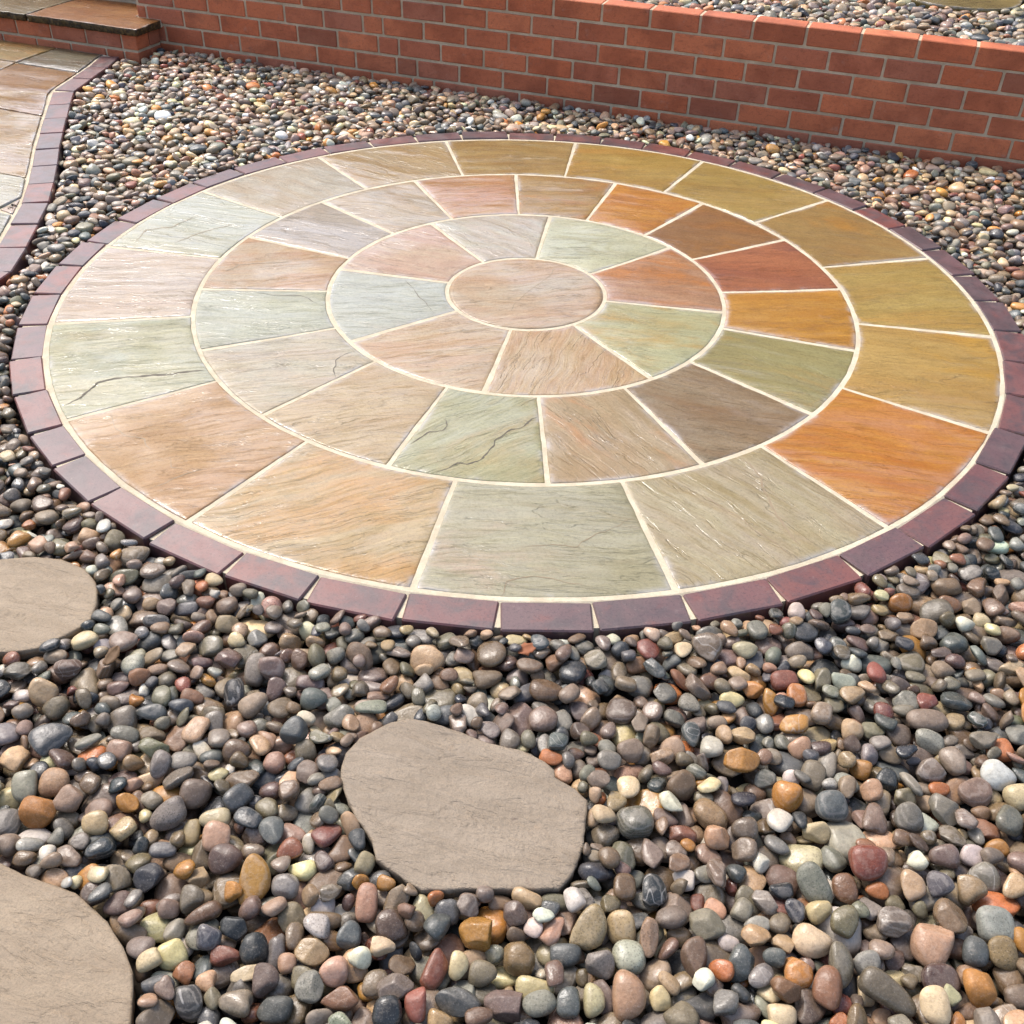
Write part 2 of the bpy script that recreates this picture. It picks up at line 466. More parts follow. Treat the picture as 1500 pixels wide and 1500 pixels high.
C3 = [((180, 148, 90), (166, 128, 70), (188, 160, 110), 2, .52), ((188, 154, 82), (174, 138, 66), (192, 140, 62), 4, .52),
      ((184, 154, 84), (170, 138, 70), (190, 156, 96), -8, .54), ((172, 138, 82), (162, 126, 72), (190, 132, 50), -14, .54),
      ((192, 162, 94), (180, 148, 80), (198, 150, 72), 4, .55), ((196, 160, 96), (184, 146, 82), (200, 150, 58), -12, .54),
      ((206, 142, 54), (194, 120, 46), (202, 134, 82), -12, .55), ((186, 170, 138), (172, 150, 110), (182, 160, 136), -50, .5),
      ((178, 170, 144), (168, 158, 130), (190, 160, 138), -4, .56), ((196, 168, 124), (182, 156, 118), (200, 148, 84), 20, .5),
      ((194, 152, 108), (180, 136, 92), (198, 158, 112), 14, .54), ((188, 182, 150), (174, 168, 138), (172, 178, 166), 8, .55),
      ((194, 172, 154), (182, 154, 134), (188, 156, 122), -2, .52), ((190, 184, 160), (170, 170, 148), (182, 182, 176), -14, .52),
      ((196, 178, 158), (182, 158, 134), (186, 178, 172), -30, .5), ((188, 158, 112), (174, 140, 92), (184, 164, 132), -30, .52)]

circle = thing('paving_circle', 'round patio of four rings of sandstone slabs edged with plum bricks', 'patio')
bed_r, bed_n = 1.548, 128
bv = [(0, 0, -0.0012)]
for r in (0.26, 0.64, 1.05, 1.4695, 1.478, bed_r):
    for k in range(bed_n):
        a = 2 * PI * k / bed_n
        bv.append((r * math.cos(a), r * math.sin(a), -0.0012 - (0.0045 if r > 1.475 else 0)))
for k in range(bed_n):
    a = 2 * PI * k / bed_n
    bv.append((bed_r * math.cos(a), bed_r * math.sin(a), -0.09))
bf = [(0, 1 + k, 1 + (k + 1) % bed_n) for k in range(bed_n)]
for j in range(6):
    for k in range(bed_n):
        a, b = 1 + j * bed_n + k, 1 + j * bed_n + (k + 1) % bed_n
        bf.append((a, a + bed_n, b + bed_n, b))
obj('mortar_bed', mesh('mortar_bed', bv, bf, M_MORTAR, False), circle)

CR = [
      ([(-1.226, -0.77), (-1.198, -0.734), (-1.187, -0.691), (-1.174, -0.654), (-1.136, -0.629), (-1.08, -0.614), (-1.007, -0.602), (-0.9, -0.568)], 0.0055, 0),
      ([(-0.212, -1.016), (-0.157, -0.978), (-0.13, -0.978), (-0.1, -0.953), (-0.08, -0.928), (-0.068, -0.89), (-0.069, -0.865), (-0.028, -0.815), (0.008, -0.793), (0.026, -0.755), (0.044, -0.741)], 0.0038, 0),
      ([(-0.286, -0.895), (-0.258, -0.862), (-0.239, -0.835), (-0.207, -0.826), (-0.198, -0.803), (-0.201, -0.77)], 0.0034, 0),
      ([(-0.402, 0.061), (-0.351, -0.044), (-0.282, -0.175)], 0.002, 0),
      ([(0.099, 0.201), (0.074, 0.114), (-0.001, -0.013), (-0.031, -0.092), (-0.046, -0.149)], 0.003, 1),
      ([(-0.492, -0.422), (-0.53, -0.461), (-0.543, -0.49), (-0.54, -0.536), (-0.525, -0.58)], 0.003, 0),
      ([(0.572, -0.9), (0.604, -0.987), (0.597, -1.027), (0.611, -1.104), (0.625, -1.156), (0.639, -1.221), (0.652, -1.255)], 0.0045, 1),
      ([(0.404, -1.027), (0.476, -1.101), (0.535, -1.171), (0.575, -1.225), (0.626, -1.29)], 0.003, 1),
      ([(-0.08, -1.457), (-0.025, -1.456), (-0.02, -1.409), (0.037, -1.388), (0.085, -1.399), (0.156, -1.418)], 0.0024, 1),
      ([(0.02, -1.291), (0.085, -1.277), (0.135, -1.282), (0.194, -1.227), (0.277, -1.171)], 0.0018, 1),
      ([(-1.093, -0.795), (-1.054, -0.871), (-1.014, -0.906), (-0.964, -0.919), (-0.935, -0.969)], 0.002, 1),
      ([(-0.877, -0.99), (-0.856, -1.041), (-0.828, -1.045)], 0.0024, 1),
      ([(-0.888, -1.127), (-0.823, -1.062), (-0.779, -1.036)], 0.002, 1),
      ([(-0.997, 0.071), (-0.967, 0.115), (-0.899, 0.136), (-0.792, 0.156)], 0.0045, 1),
      ([(-1.357, 0.281), (-1.348, 0.375), (-1.274, 0.406), (-1.219, 0.509)], 0.0035, 1),
      ([(-1.221, 0.269), (-1.146, 0.381), (-1.065, 0.448)], 0.003, 1),
      ([(-0.951, 0.87), (-0.94, 0.814), (-0.868, 0.71), (-0.836, 0.652)], 0.0035, 1),
      ([(-0.871, -0.07), (-0.815, -0.09), (-0.719, -0.087), (-0.69, -0.104), (-0.654, -0.134)], 0.0026, 0),
      ([(-0.209, 0.597), (-0.095, 0.519), (-0.009, 0.417), (0.026, 0.333)], 0.003, 1),
]

def lip(x, y):
    """riven ledges: the stone stands a little higher on one side of each crack"""
    h = np.zeros_like(x)
    for pts, w, kind in CR:
        P_ = np.array(pts)
        best = np.full(x.shape, 9.0); sgn = np.zeros_like(x); inside = np.zeros_like(x)
        for a_, b_ in zip(P_[:-1], P_[1:]):
            d_ = b_ - a_; L_ = np.hypot(*d_)
            t = ((x - a_[0]) * d_[0] + (y - a_[1]) * d_[1]) / (L_ * L_)
            tc = np.clip(t, 0, 1)
            dd = np.hypot(x - a_[0] - tc * d_[0], y - a_[1] - tc * d_[1])
            sd = ((x - a_[0]) * -d_[1] + (y - a_[1]) * d_[0]) / L_
            m = dd < best
            best = np.where(m, dd, best); sgn = np.where(m, sd, sgn)
        k_ = np.clip(sgn / 0.006 + .5, 0, 1)
        h += 0.45 * w * k_ * np.exp(-best / 0.06)
    return h

def grid_slab(P, ed, mat, seed, ang, amp=1.0, thick=0.034):
    """P: (n,m,2) plan positions of the slab's top, ed: (n,m) distance to its nearest edge"""
    n, m = P.shape[:2]
    z = (relief(P[..., 0], P[..., 1], ang, seed, amp * 1.25) + lip(P[..., 0], P[..., 1])) * (1 - np.exp(-ed / 0.022)) - 0.0013 * np.exp(-ed / 0.003)
    z += 0.0012 * (vnoise(P[..., 0] * 0.0 + seed, P[..., 1] * 0.0, seed) - 0.5)
    z = np.maximum(z, -0.0004 - 0.0012 * np.exp(-ed / 0.003))
    V = np.concatenate([P, z[..., None]], -1).reshape(-1, 3)
    F = []
    for i in range(n - 1):
        for j in range(m - 1):
            F.append((i * m + j, (i + 1) * m + j, (i + 1) * m + j + 1, i * m + j + 1))
    rim = [j for j in range(m)] + [i * m + m - 1 for i in range(1, n)] + [(n - 1) * m + j for j in range(m - 2, -1, -1)] + [i * m for i in range(n - 2, 0, -1)]
    k0 = len(V)
    low = V[rim].copy(); low[:, 2] = -thick
    V = np.concatenate([V, low])
    L = len(rim)
    for i in range(L):
        F.append((rim[i], rim[(i + 1) % L], k0 + (i + 1) % L, k0 + i))
    me = mesh('slab', V, F, mat, True)
    fattr(me, 'edge', np.concatenate([np.exp(-ed.reshape(-1) / 0.016), np.ones(L)]))
    return me

def params(n, gap_m):
    core = np.linspace(0, 1, n)
    e = np.array([0.0, 0.004, 0.011, 0.022]) / gap_m
    return np.unique(np.concatenate([e, core[(core > e[-1] * 1.3) & (core < 1 - e[-1] * 1.3)], 1 - e]))

def sector(r0, r1, aL, aR, seed):
    """aL, aR: (inner, outer) joint angles in degrees; aL > aR"""
    g = 0.0062
    ss = params(max(8, int((r1 - r0) / 0.009)), r1 - r0)
    arc = math.radians(aL[1] - aR[1]) * (r0 + r1) / 2
    tt = params(max(8, int(arc / 0.010)), arc)
    S, T = np.meshgrid(ss, tt, indexing='ij')
    rr = (r0 + g) + (r1 - r0 - 2 * g) * S
    f = (rr - r0) / (r1 - r0)
    al = np.radians(aR[0] + (aR[1] - aR[0]) * f) + (0.0045 + 0.0025 * f) / rr
    ar = np.radians(aL[0] + (aL[1] - aL[0]) * f) - (0.0045 + 0.0025 * f) / rr
    A = al + (ar - al) * T
    dr = np.minimum(rr - r0 - g, r1 - g - rr)
    da = np.minimum(A - al, ar - A) * rr
    ed = np.minimum(dr, da)
    X, Y = rr * np.cos(A), rr * np.sin(A)
    w = np.exp(-ed / 0.02)
    X = X + w * 0.0042 * (fbm(X * 22, Y * 22, seed + 5, 3) - 0.44)
    Y = Y + w * 0.0042 * (fbm(X * 22, Y * 22, seed + 8, 3) - 0.44)
    return np.stack([X, Y], -1), ed

seed = 3
for r0, r1, JJ, CC in ((RAD[1], RAD[2], J1, C1), (RAD[2], RAD[3], J2, C2), (RAD[3], RAD[4], J3, C3)):
    n = len(JJ)
    for i in range(n):
        aL = JJ[i]
        aR = JJ[(i + 1) % n]
        if i == n - 1:
            aR = (aR[0] - 360, aR[1] - 360)
        if JJ[i][0] - aR[0] > 180:
            aR = (aR[0] + 360, aR[1] + 360)
        ca, cb, cc, an, pt = CC[i]
        seed += 1
        P, ed = sector(r0, r1, aL, aR, seed)
        m = sandstone('sandstone', ca, cb, cc, math.radians(an), seed, pt)
        obj('slab', grid_slab(P, ed, m, seed, math.radians(an)), circle)
# centre stone: a disc mapped from a square grid
tt = np.linspace(-1, 1, 41)
A, B = np.meshgrid(tt, tt, indexing='ij')
rad_c = RAD[1] - 0.006
X = A * np.sqrt(1 - B * B / 2) * rad_c
Y = B * np.sqrt(1 - A * A / 2) * rad_c
ed = rad_c - np.hypot(X, Y)
obj('slab', grid_slab(np.stack([X, Y], -1), np.maximum(ed, 0), sandstone('sandstone', (204, 172, 142), (194, 156, 126), (196, 180, 164), 0.18, 2, .5), 2, 0.18, 0.8), circle)

# hairline cracks and iron veins that the slabs show: thin inlaid strips
M_CRACK = NT('crack_line').fin(lin((104, 94, 76)) * 0.6, 0.7)
M_VEIN = NT('iron_vein').fin(lin((150, 128, 94)) * 0.62, 0.5)
def polyline_strip(P, w, seed, z):
    """a strip of varying width and ragged course along the polyline P (n,2)"""
    seg = np.hypot(*np.diff(P, axis=0).T)
    s = np.concatenate([[0], np.cumsum(seg)])
    n = max(6, int(s[-1] / 0.008))
    t = np.linspace(0, s[-1], n)
    Q = np.stack([np.interp(t, s, P[:, 0]), np.interp(t, s, P[:, 1])], -1)
    Q += 0.014 * (np.stack([fbm(t * 28, t * 0 + 1, seed, 3), fbm(t * 28, t * 0 + 2, seed + 1, 3)], -1) - 0.44)
    d = np.gradient(Q, axis=0); d /= np.hypot(*d.T)[:, None] + 1e-9
    nn = np.stack([-d[:, 1], d[:, 0]], -1)
    ww = w * (0.35 + 1.1 * vnoise(t * 60, t * 0, seed + 2)) * np.clip(np.minimum(t, s[-1] - t) / 0.03, 0.15, 1)
    return Q, nn, ww
# world-space crack courses (x, y pairs)
for k, (P, w, kind) in enumerate(CR):
    Q, nn, ww = polyline_strip(np.array(P), w, 40 + k, 0)
    a, b = Q + nn * ww[:, None] / 2, Q - nn * ww[:, None] / 2
    CR[k] = (a, b, kind)

from mathutils.bvhtree import BVHTree
slabs = [o for o in circle.children if o.name.startswith('slab')]
bvhs = []
for o in slabs:
    me = o.data
    bvhs.append((o, BVHTree.FromPolygons([v.co for v in me.vertices], [p.vertices for p in me.polygons])))
def surf(x, y):
    for o, t in bvhs:
        h = t.ray_cast(Vector((x, y, 0.1)), Vector((0, 0, -1)), 0.15)
        if h[0] is not None and h[0].z > -0.02:
            return o, h[0].z
    return None, None
for a, b, kind in CR:
    host = surf(*((a[len(a) // 2] + b[len(b) // 2]) / 2))[0]
    V, F = [], []
    if host is None: continue
    ok_prev = False
    for i in range(len(a)):
        oa, za = surf(*a[i]); ob, zb = surf(*b[i])
        if oa is not host or ob is not host:
            ok_prev = False
            continue
        V += [(a[i][0], a[i][1], za + 0.0005), (b[i][0], b[i][1], zb + 0.0005)]
        k = len(V)
        if ok_prev:
            F.append((k - 4, k - 2, k - 1, k - 3))
        ok_prev = True
    if F and host:
        obj('crack', mesh('crack', V, F, M_VEIN if kind else M_CRACK), host)

# edging bricks
EA = [154.7, 162.7, 170.0, 177.1, 185.1, 192.7, 200.4, 208.0, 215.8, 222.2, 229.4, 237.4, 245.6, 253.1, 261.0, 268.7, 276.4, 284.2, 292.1, 300.0, 307.5, 315.3, 323.0, 330.9, 338.8, 346.5, 354.1, 362.0, 369.3, 377.2, 384.9, 392.5, 400.3, 408.2, 416.1, 423.6, 431.2, 438.4, 446.2, 453.9, 461.7, 469.3, 476.9, 484.5, 492.2, 500.0, 507.5, 514.7]
PAVER_TONES = [(116, 80, 82), (110, 76, 80), (104, 82, 90), (120, 78, 76), (112, 82, 86), (98, 80, 88), (124, 76, 72)]
prng = random.Random(5)
def paver_obj(l, w, h, parent, x, y, rz, z=0.0):
    vsd, fsd = block_data(l, w, h, 0.0034, 0.0005, RNG)
    o = obj('brick', mesh('brick', vsd, fsd, M_PAVER), parent, (x, y, z))
    o.rotation_euler = (prng.gauss(0, .0035), prng.gauss(0, .0035), rz)
    o.color = (*(lin(prng.choice(PAVER_TONES)) * np.array([0.78, 0.62, 0.50]) + 0.006), 1)
    return o
for i in range(len(EA) - 1):
    a0, a1 = math.radians(EA[i]), math.radians(EA[i + 1])
    am = (a0 + a1) / 2
    l = 2 * 1.470 * math.tan((a1 - a0) / 2) - 0.0035
    rm = 1.5147 + prng.gauss(0, .0018)
    paver_obj(l, 0.088, 0.066, circle, rm * math.cos(am), rm * math.sin(am), am + PI / 2 + prng.gauss(0, .008), prng.gauss(0.0005, .0012))

# ---------------------------------------------------------------- garden wall
BTONES = [(186, 102, 64), (192, 106, 66), (180, 98, 62), (188, 100, 60), (194, 110, 70), (178, 100, 68), (184, 104, 68), (170, 100, 72)]
brng = random.Random(21)
def wall_brick(me, parent, u, v, z, rz=PHI):
    o = obj('brick', me, parent, uv(u, v, z))
    o.rotation_euler = (brng.gauss(0, .002), brng.gauss(0, .003), rz + brng.gauss(0, .003))
    t = lin(brng.choice(BTONES)) * (0.98 * brng.uniform(.94, 1.06)) + 0.012
    if brng.random() < 0.04:
        t = lin((164, 100, 74)) * .9
    o.color = (*t, 1)
    return o
_bcache = {}
def brick_mesh(l, d=BR_D - 0.005, h=0.0742):
    k = (round(l, 3), round(d, 3), round(h, 3), brng.randrange(4))
    if k not in _bcache:
        vsd, fsd = block_data(l, d, h, 0.0035, 0.0004, RNG)
        _bcache[k] = mesh('brick', vsd, fsd, M_BRICK)
    return _bcache[k]
wall = thing('garden_wall', 'low red brick retaining wall running behind the round patio', 'wall', uv(0, WV + BR_D / 2))
def wchild(o):
    o.location = Vector(o.location) - Vector(wall.location)
    return o
U0 = -2.862
JU = [[-4.54, -3.56, -2.57, -1.56, -0.58, 0.41, 1.42, 2.42, 3.41, 4.43, 5.43],
      [-8.32, -7.35, -6.62, -5.92, -4.95, -4.0, -3.02, -2.04, -1.04, -0.08, 0.92, 1.9, 2.91, 3.92, 4.93, 5.98],
      [-11.66, -10.75, -9.76, -8.78, -7.81, -6.86, -6.38, -5.43, -4.47, -3.51, -2.55, -1.58, -0.58, 0.41, 1.39, 2.42, 3.42, 4.43, 5.44, 6.45],
      [-11.45, -10.48, -9.45, -8.49, -7.5, -6.51, -6.02, -5.04, -4.06, -3.09, -2.1, -1.11, -0.12, 0.86, 1.89, 2.91, 3.9, 4.93, 5.97],
      [-11.0, -10.02, -9.02, -8.04, -7.08, -6.09, -5.6, -4.62, -3.62, -2.63, -1.63, -0.63, 0.38, 1.38, 2.39, 3.4, 4.4, 5.43, 6.47],
      [-10.59, -9.62, -8.63, -7.67, -6.70, -5.72, -5.21, -4.24, -3.24, -2.24, -1.22, -0.2, 0.83, 1.83, 2.85, 3.88, 4.89],
      [-11.05, -10.08, -9.1, -8.1, -7.15, -6.2, -5.7, -4.72, -3.72, -2.72, -1.7, -0.7, 0.33, 1.33, 2.35, 3.38, 4.4, 5.4]]
UEND = 3.2
for c, js in enumerate(JU):
    us = [j * BR_L for j in js]
    while us[-1] + BR_L < UEND: us.append(us[-1] + BR_L)
    us.append(UEND)
    while us[0] - BR_L > U0: us.insert(0, us[0] - BR_L)
    if us[0] - U0 > 0.05: us.insert(0, U0)
    zt = WALL_TOP - c * COURSE
    for a, b in zip(us, us[1:]):
        if b - a < 0.06: continue
        um = (a + b) / 2
        wchild(wall_brick(brick_mesh(b - a - 0.0115), wall, um, WV + BR_D / 2 - 0.0025 + brng.gauss(0, .0008), zt - 0.0004 * um + brng.gauss(0, .0008)))
# mortar core, its face set back in the joints and its top a little below the bricks
def box_uv(u0, u1, v0, v1, z0, z1, origin=(0, 0, 0)):
    o = np.array(origin)
    V = [np.array(uv(u, v, z)) - o for z in (z0, z1) for u, v in ((u0, v0), (u1, v0), (u1, v1), (u0, v1))]
    F = [(3, 2, 1, 0), (4, 5, 6, 7), (0, 1, 5, 4), (1, 2, 6, 5), (2, 3, 7, 6), (3, 0, 4, 7)]
    return V, F
V, F = box_uv(U0 + 0.006, UEND - 0.006, WV + 0.0055, WV + BR_D - 0.008, -0.12, WALL_TOP - 0.004, wall.location)
obj('mortar', mesh('mortar', V, F, M_WMORTAR), wall)

# ---------------------------------------------------------------- brick step at the left end of the wall
SU, SV = -2.734, 1.685                     # front right corner
step = thing('brick_step', 'brick step with overhanging brown stone tread against the left end of the wall', 'step', uv(SU - 0.4, SV + 0.2))
def schild(o):
    o.location = Vector(o.location) - Vector(step.location)
    return o
HB = 0.0722
for ci, zt in enumerate((0.112, 0.112 - COURSE)):
    us = [SU - 0.0035]
    us.append(SU - (0.102 if ci == 0 else 0.100))
    if ci == 1: us.append(us[-1] - 0.112)
    while us[-1] > -4.3: us.append(us[-1] - 0.2215)
    for b, a in zip(us, us[1:]):
        l = b - a - 0.011
        schild(wall_brick(brick_mesh(l, BR_D - 0.005, HB), step, (a + b) / 2 + 0.0055, SV + BR_D / 2, zt))
    # return towards the wall
    o = schild(wall_brick(brick_mesh(WV - SV - BR_D - 0.004 if False else 0.083, BR_D - 0.006, HB), step, SU - BR_D / 2 + 0.003, SV + BR_D + 0.044, zt, PHI + PI / 2))
V, F = box_uv(-4.3, SU - 0.010, SV + 0.009, WV - 0.003, -0.12, 0.1125, step.location)
obj('mortar', mesh('mortar', V, F, M_WMORTAR), step)
V, F = box_uv(-4.3, U0 - 0.012, WV - 0.003, 2.16, -0.12, 0.1125, step.location)
obj('core', mesh('core', V, F, M_WMORTAR), step)
# second riser, set back behind the end of the wall
for ci in range(3):
    us = [U0 - 0.006 - (0.11 if ci % 2 else 0)]
    if ci % 2: us.insert(0, U0 - 0.006)
    while us[-1] > -4.3: us.append(us[-1] - BR_L)
    for b, a in zip(us, us[1:]):
        schild(wall_brick(brick_mesh(b - a - 0.011, BR_D - 0.005, HB), step, (a + b) / 2, 2.12 + BR_D / 2, 0.235 + ci * COURSE))
V, F = box_uv(-4.3, U0 - 0.012, 2.128, 2.3, 0.0, 0.40, step.location)
obj('mortar', mesh('mortar', V, F, M_WMORTAR), step)

def poly_slab(name, poly, z, thick, mat, seed, ang, parent, origin=(0, 0, 0), rings=None, amp=1.0, ragged=0.003, under=0.0, n_edge=0.012, side=None):
    """a slab from its plan outline (ccw, world metres): ragged riven edges, soft relief"""
    poly = np.array(poly, float)
    if 0.5 * np.sum(poly[:, 0] * np.roll(poly[:, 1], -1) - poly[:, 1] * np.roll(poly[:, 0], -1)) < 0:
        poly = poly[::-1]
    pts = []
    for i in range(len(poly)):
        a, b = poly[i], poly[(i + 1) % len(poly)]
        n = max(1, int(np.hypot(*(b - a)) / n_edge))
        for k in range(n):
            pts.append(a + (b - a) * k / n)
    pts = np.array(pts)
    d = np.roll(pts, -1, 0) - np.roll(pts, 1, 0)
    nn = np.stack([d[:, 1], -d[:, 0]], -1) / (np.hypot(*d.T)[:, None] + 1e-9)
    pts = pts + nn * (ragged * (fbm(pts[:, 0] * 60, pts[:, 1] * 60, seed, 4) - 0.5))[:, None] * 2
    cen = pts.mean(0)
    n = len(pts)
    size = np.mean(np.hypot(*(pts - cen).T))
    sc_r = rings or [1.0, 1 - 0.004 / size, 1 - 0.012 / size, 1 - 0.03 / size] + list(np.linspace(1 - 0.06 / size, 0.06, max(5, int(size / 0.02))))
    V, E = [], []
    for s in sc_r:
        q = cen + (pts - cen) * s
        ed = (1 - s) * np.hypot(*(pts - cen).T)
        zz = z + relief(q[:, 0], q[:, 1], ang, seed, amp) - 0.0015 * np.exp(-ed / 0.003)
        V.append(np.concatenate([q, zz[:, None]], 1)); E.append(np.exp(-ed / 0.016))
    V.append(np.array([[cen[0], cen[1], z + float(relief(cen[:1], cen[1:], ang, seed, amp)[0])]])); E.append([0.0])
    nr = len(sc_r)
    F = []
    for j in range(nr - 1):
        for k in range(n):
            F.append((j * n + k, j * n + (k + 1) % n, (j + 1) * n + (k + 1) % n, (j + 1) * n + k))
    for k in range(n):
        F.append(((nr - 1) * n + k, (nr - 1) * n + (k + 1) % n, nr * n))
    base = nr * n + 1
    prev = list(range(n))
    for j, (f, dz) in enumerate(((0.35, 0.0), (0.7, 0.0), (1.0, 0.0))):
        jag = 1 + ragged * 1.6 / size * (fbm(pts[:, 0] * 90, pts[:, 1] * 90, seed + 3 * j + 1, 3) - 0.45) * 2 - under * f / size
        q = cen + (pts - cen) * jag[:, None]
        V.append(np.concatenate([q, np.full((n, 1), z - 0.003 - thick * f)], 1)); E.append(np.zeros(n))
        cur = list(range(base, base + n)); base += n
        for k in range(n):
            F.append((prev[k], cur[k], cur[(k + 1) % n], prev[(k + 1) % n]))
        prev = cur
    F.append(tuple(prev[::-1]))
    V = np.concatenate(V) - np.array(origin)
    me = mesh(name, V, F, mat, True)
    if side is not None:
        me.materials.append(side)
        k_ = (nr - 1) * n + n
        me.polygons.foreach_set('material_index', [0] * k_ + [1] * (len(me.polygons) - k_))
    fattr(me, 'edge', np.concatenate([np.asarray(e, float) for e in E]))
    return obj(name, me, parent)

TZ = 0.147
g_ = NT('dirty_shaded_riven_edge')
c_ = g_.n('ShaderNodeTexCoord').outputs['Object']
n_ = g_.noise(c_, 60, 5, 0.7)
M_EDGE = g_.fin(g_.mix(g_.ramp(n_, 0.4, 0.66), lin((62, 48, 32)) * .7, lin((130, 104, 60)) * .6), 0.6, g_.bump(n_, 0.9, 0.008), 0.3)  # dirt, with the shade of the overhanging tread painted into the dark colour
def uvp(L): return [uv(u, v)[:2] for u, v in L]
m_tr = sandstone('sandstone', (164, 108, 54), (146, 92, 44), (186, 134, 80), PHI, 61, .55, 0.11, gain=.56)
m_tl = sandstone('sandstone', (140, 124, 92), (126, 112, 82), (150, 126, 84), PHI, 62, .55, 0.11, gain=.56)
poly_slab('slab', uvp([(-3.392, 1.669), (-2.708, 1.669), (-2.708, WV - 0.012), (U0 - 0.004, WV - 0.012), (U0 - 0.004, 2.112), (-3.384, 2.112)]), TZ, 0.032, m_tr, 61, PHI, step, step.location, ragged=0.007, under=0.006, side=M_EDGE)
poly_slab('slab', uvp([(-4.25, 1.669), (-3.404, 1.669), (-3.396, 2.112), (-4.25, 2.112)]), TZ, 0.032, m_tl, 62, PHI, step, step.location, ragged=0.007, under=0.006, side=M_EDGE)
V, F = box_uv(-4.25, U0 - 0.012, 1.69, 2.12, 0.1130, TZ - 0.006, step.location)
obj('pointing', mesh('pointing', V, F, M_MORTAR), step)
V, F = box_uv(U0, -2.716, WV - 0.013, WV + 0.004, 0.1130, TZ + 0.001, step.location)
obj('pointing', mesh('pointing', V, F, M_MORTAR), step)

# ---------------------------------------------------------------- sandstone path at the left
EO = [(-2.828, 1.635), (-2.776, 1.469), (-2.717, 1.254), (-2.669, 1.096), (-2.561, 0.943), (-2.455, 0.789), (-2.264, 0.516), (-2.126, 0.331), (-2.001, 0.159), (-1.895, 0.01), (-1.807, -0.147), (-1.70, -0.334), (-1.607, -0.505)]
def smooth_curve(P, n):
    P = np.array(P); t = np.arange(len(P)); tt = np.linspace(0, len(P) - 1, n)
    out = []
    for x in tt:
        i = min(int(x), len(P) - 2); f = x - i
        p0, p1, p2, p3 = P[max(i - 1, 0)], P[i], P[i + 1], P[min(i + 2, len(P) - 1)]
        out.append(0.5 * ((2 * p1) + (-p0 + p2) * f + (2 * p0 - 5 * p1 + 4 * p2 - p3) * f * f + (-p0 + 3 * p1 - 3 * p2 + p3) * f ** 3))
    return np.array(out)
EOX = [(-2.848, 1.678)] + EO[1:] + [(-1.57, -0.70), (-1.59, -0.90), (-1.66, -1.09), (-1.77, -1.27)]
crv = smooth_curve(EOX, 240)
sl = np.concatenate([[0], np.cumsum(np.hypot(*np.diff(crv, axis=0).T))])
tan = np.gradient(crv, axis=0); tan /= np.hypot(*tan.T)[:, None]
nrm = np.stack([tan[:, 1], -tan[:, 0]], -1)       # to the path side
if nrm[0, 0] > 0: nrm = -nrm
EDW = 0.100
inner = crv + nrm * (EDW + 0.004)
path = bpy.data.objects.new('path', None); link(path); tag(path, kind='structure')
# path's mortar bed up to the brick edging
far = [(-4.6, inner[-1][1]), (-4.6, 1.694)]
outl = np.array([uv(*p)[:2] for p in np.concatenate([[(inner[0][0] + 0.0, 1.6835)], crv[1:] + nrm[1:] * 0.012])] + [uv(-4.6, crv[-1][1])[:2], uv(-4.6, 1.6835)[:2]])
def flat_poly(name, P, z, thick, mat, parent):
    bm = bmesh.new()
    vs_ = [bm.verts.new((p[0], p[1], z)) for p in P]
    f = bm.faces.new(vs_)
    if f.normal.z < 0 or f.calc_area() and f.normal.z < 0: f.normal_flip()
    bm.normal_update()
    if f.normal.z < 0: f.normal_flip()
    ex = bmesh.ops.extrude_face_region(bm, geom=[f])
    for v in ex['geom']:
        if isinstance(v, bmesh.types.BMVert): v.co.z -= thick
    bmesh.ops.triangulate(bm, faces=[x for x in bm.faces if len(x.verts) > 4])
    bmesh.ops.recalc_face_normals(bm, faces=bm.faces)
    me = bpy.data.meshes.new(name); bm.to_mesh(me); bm.free(); me.materials.append(mat)
    return obj(name, me, parent)
flat_poly('mortar_bed', outl, -0.0045, 0.09, M_MORTAR, path)
# edging bricks laid end to end along the curve
s = 0.0
while s < sl[-1] - 0.15:
    l = 0.197
    c0 = np.array([np.interp(s, sl, crv[:, k]) for k in (0, 1)])
    c1 = np.array([np.interp(s + l, sl, crv[:, k]) for k in (0, 1)])
    d = (c1 - c0) / np.hypot(*(c1 - c0))
    nv = np.array([d[1], -d[0]])
    if nv @ np.array([np.interp(s, sl, nrm[:, k]) for k in (0, 1)]) < 0: nv = -nv
    cm = (c0 + c1) / 2 + nv * EDW / 2
    x, y, _ = uv(*cm)
    paver_obj(l - 0.006, EDW - 0.004, 0.066, path, x, y, PHI + math.atan2(d[1], d[0]) + prng.gauss(0, .006), prng.gauss(0.001, .001))
    s += l + 0.001
def inner_u(v):
    o = np.argsort(inner[:, 1]); return float(np.interp(v, inner[o, 1], inner[o, 0]))
def row(v1, v0, ul1, ul0, gap=0.006):
    """slab between the lines v1 (far) and v0 (near), from its left edge to the brick edging"""
    vv = np.linspace(v1 - gap, v0 + gap, max(4, int((v1 - v0) / 0.06)))
    return uvp([(ul1, v1 - gap)] + [(inner_u(v) - 0.010, v) for v in vv] + [(ul0, v0 + gap)])
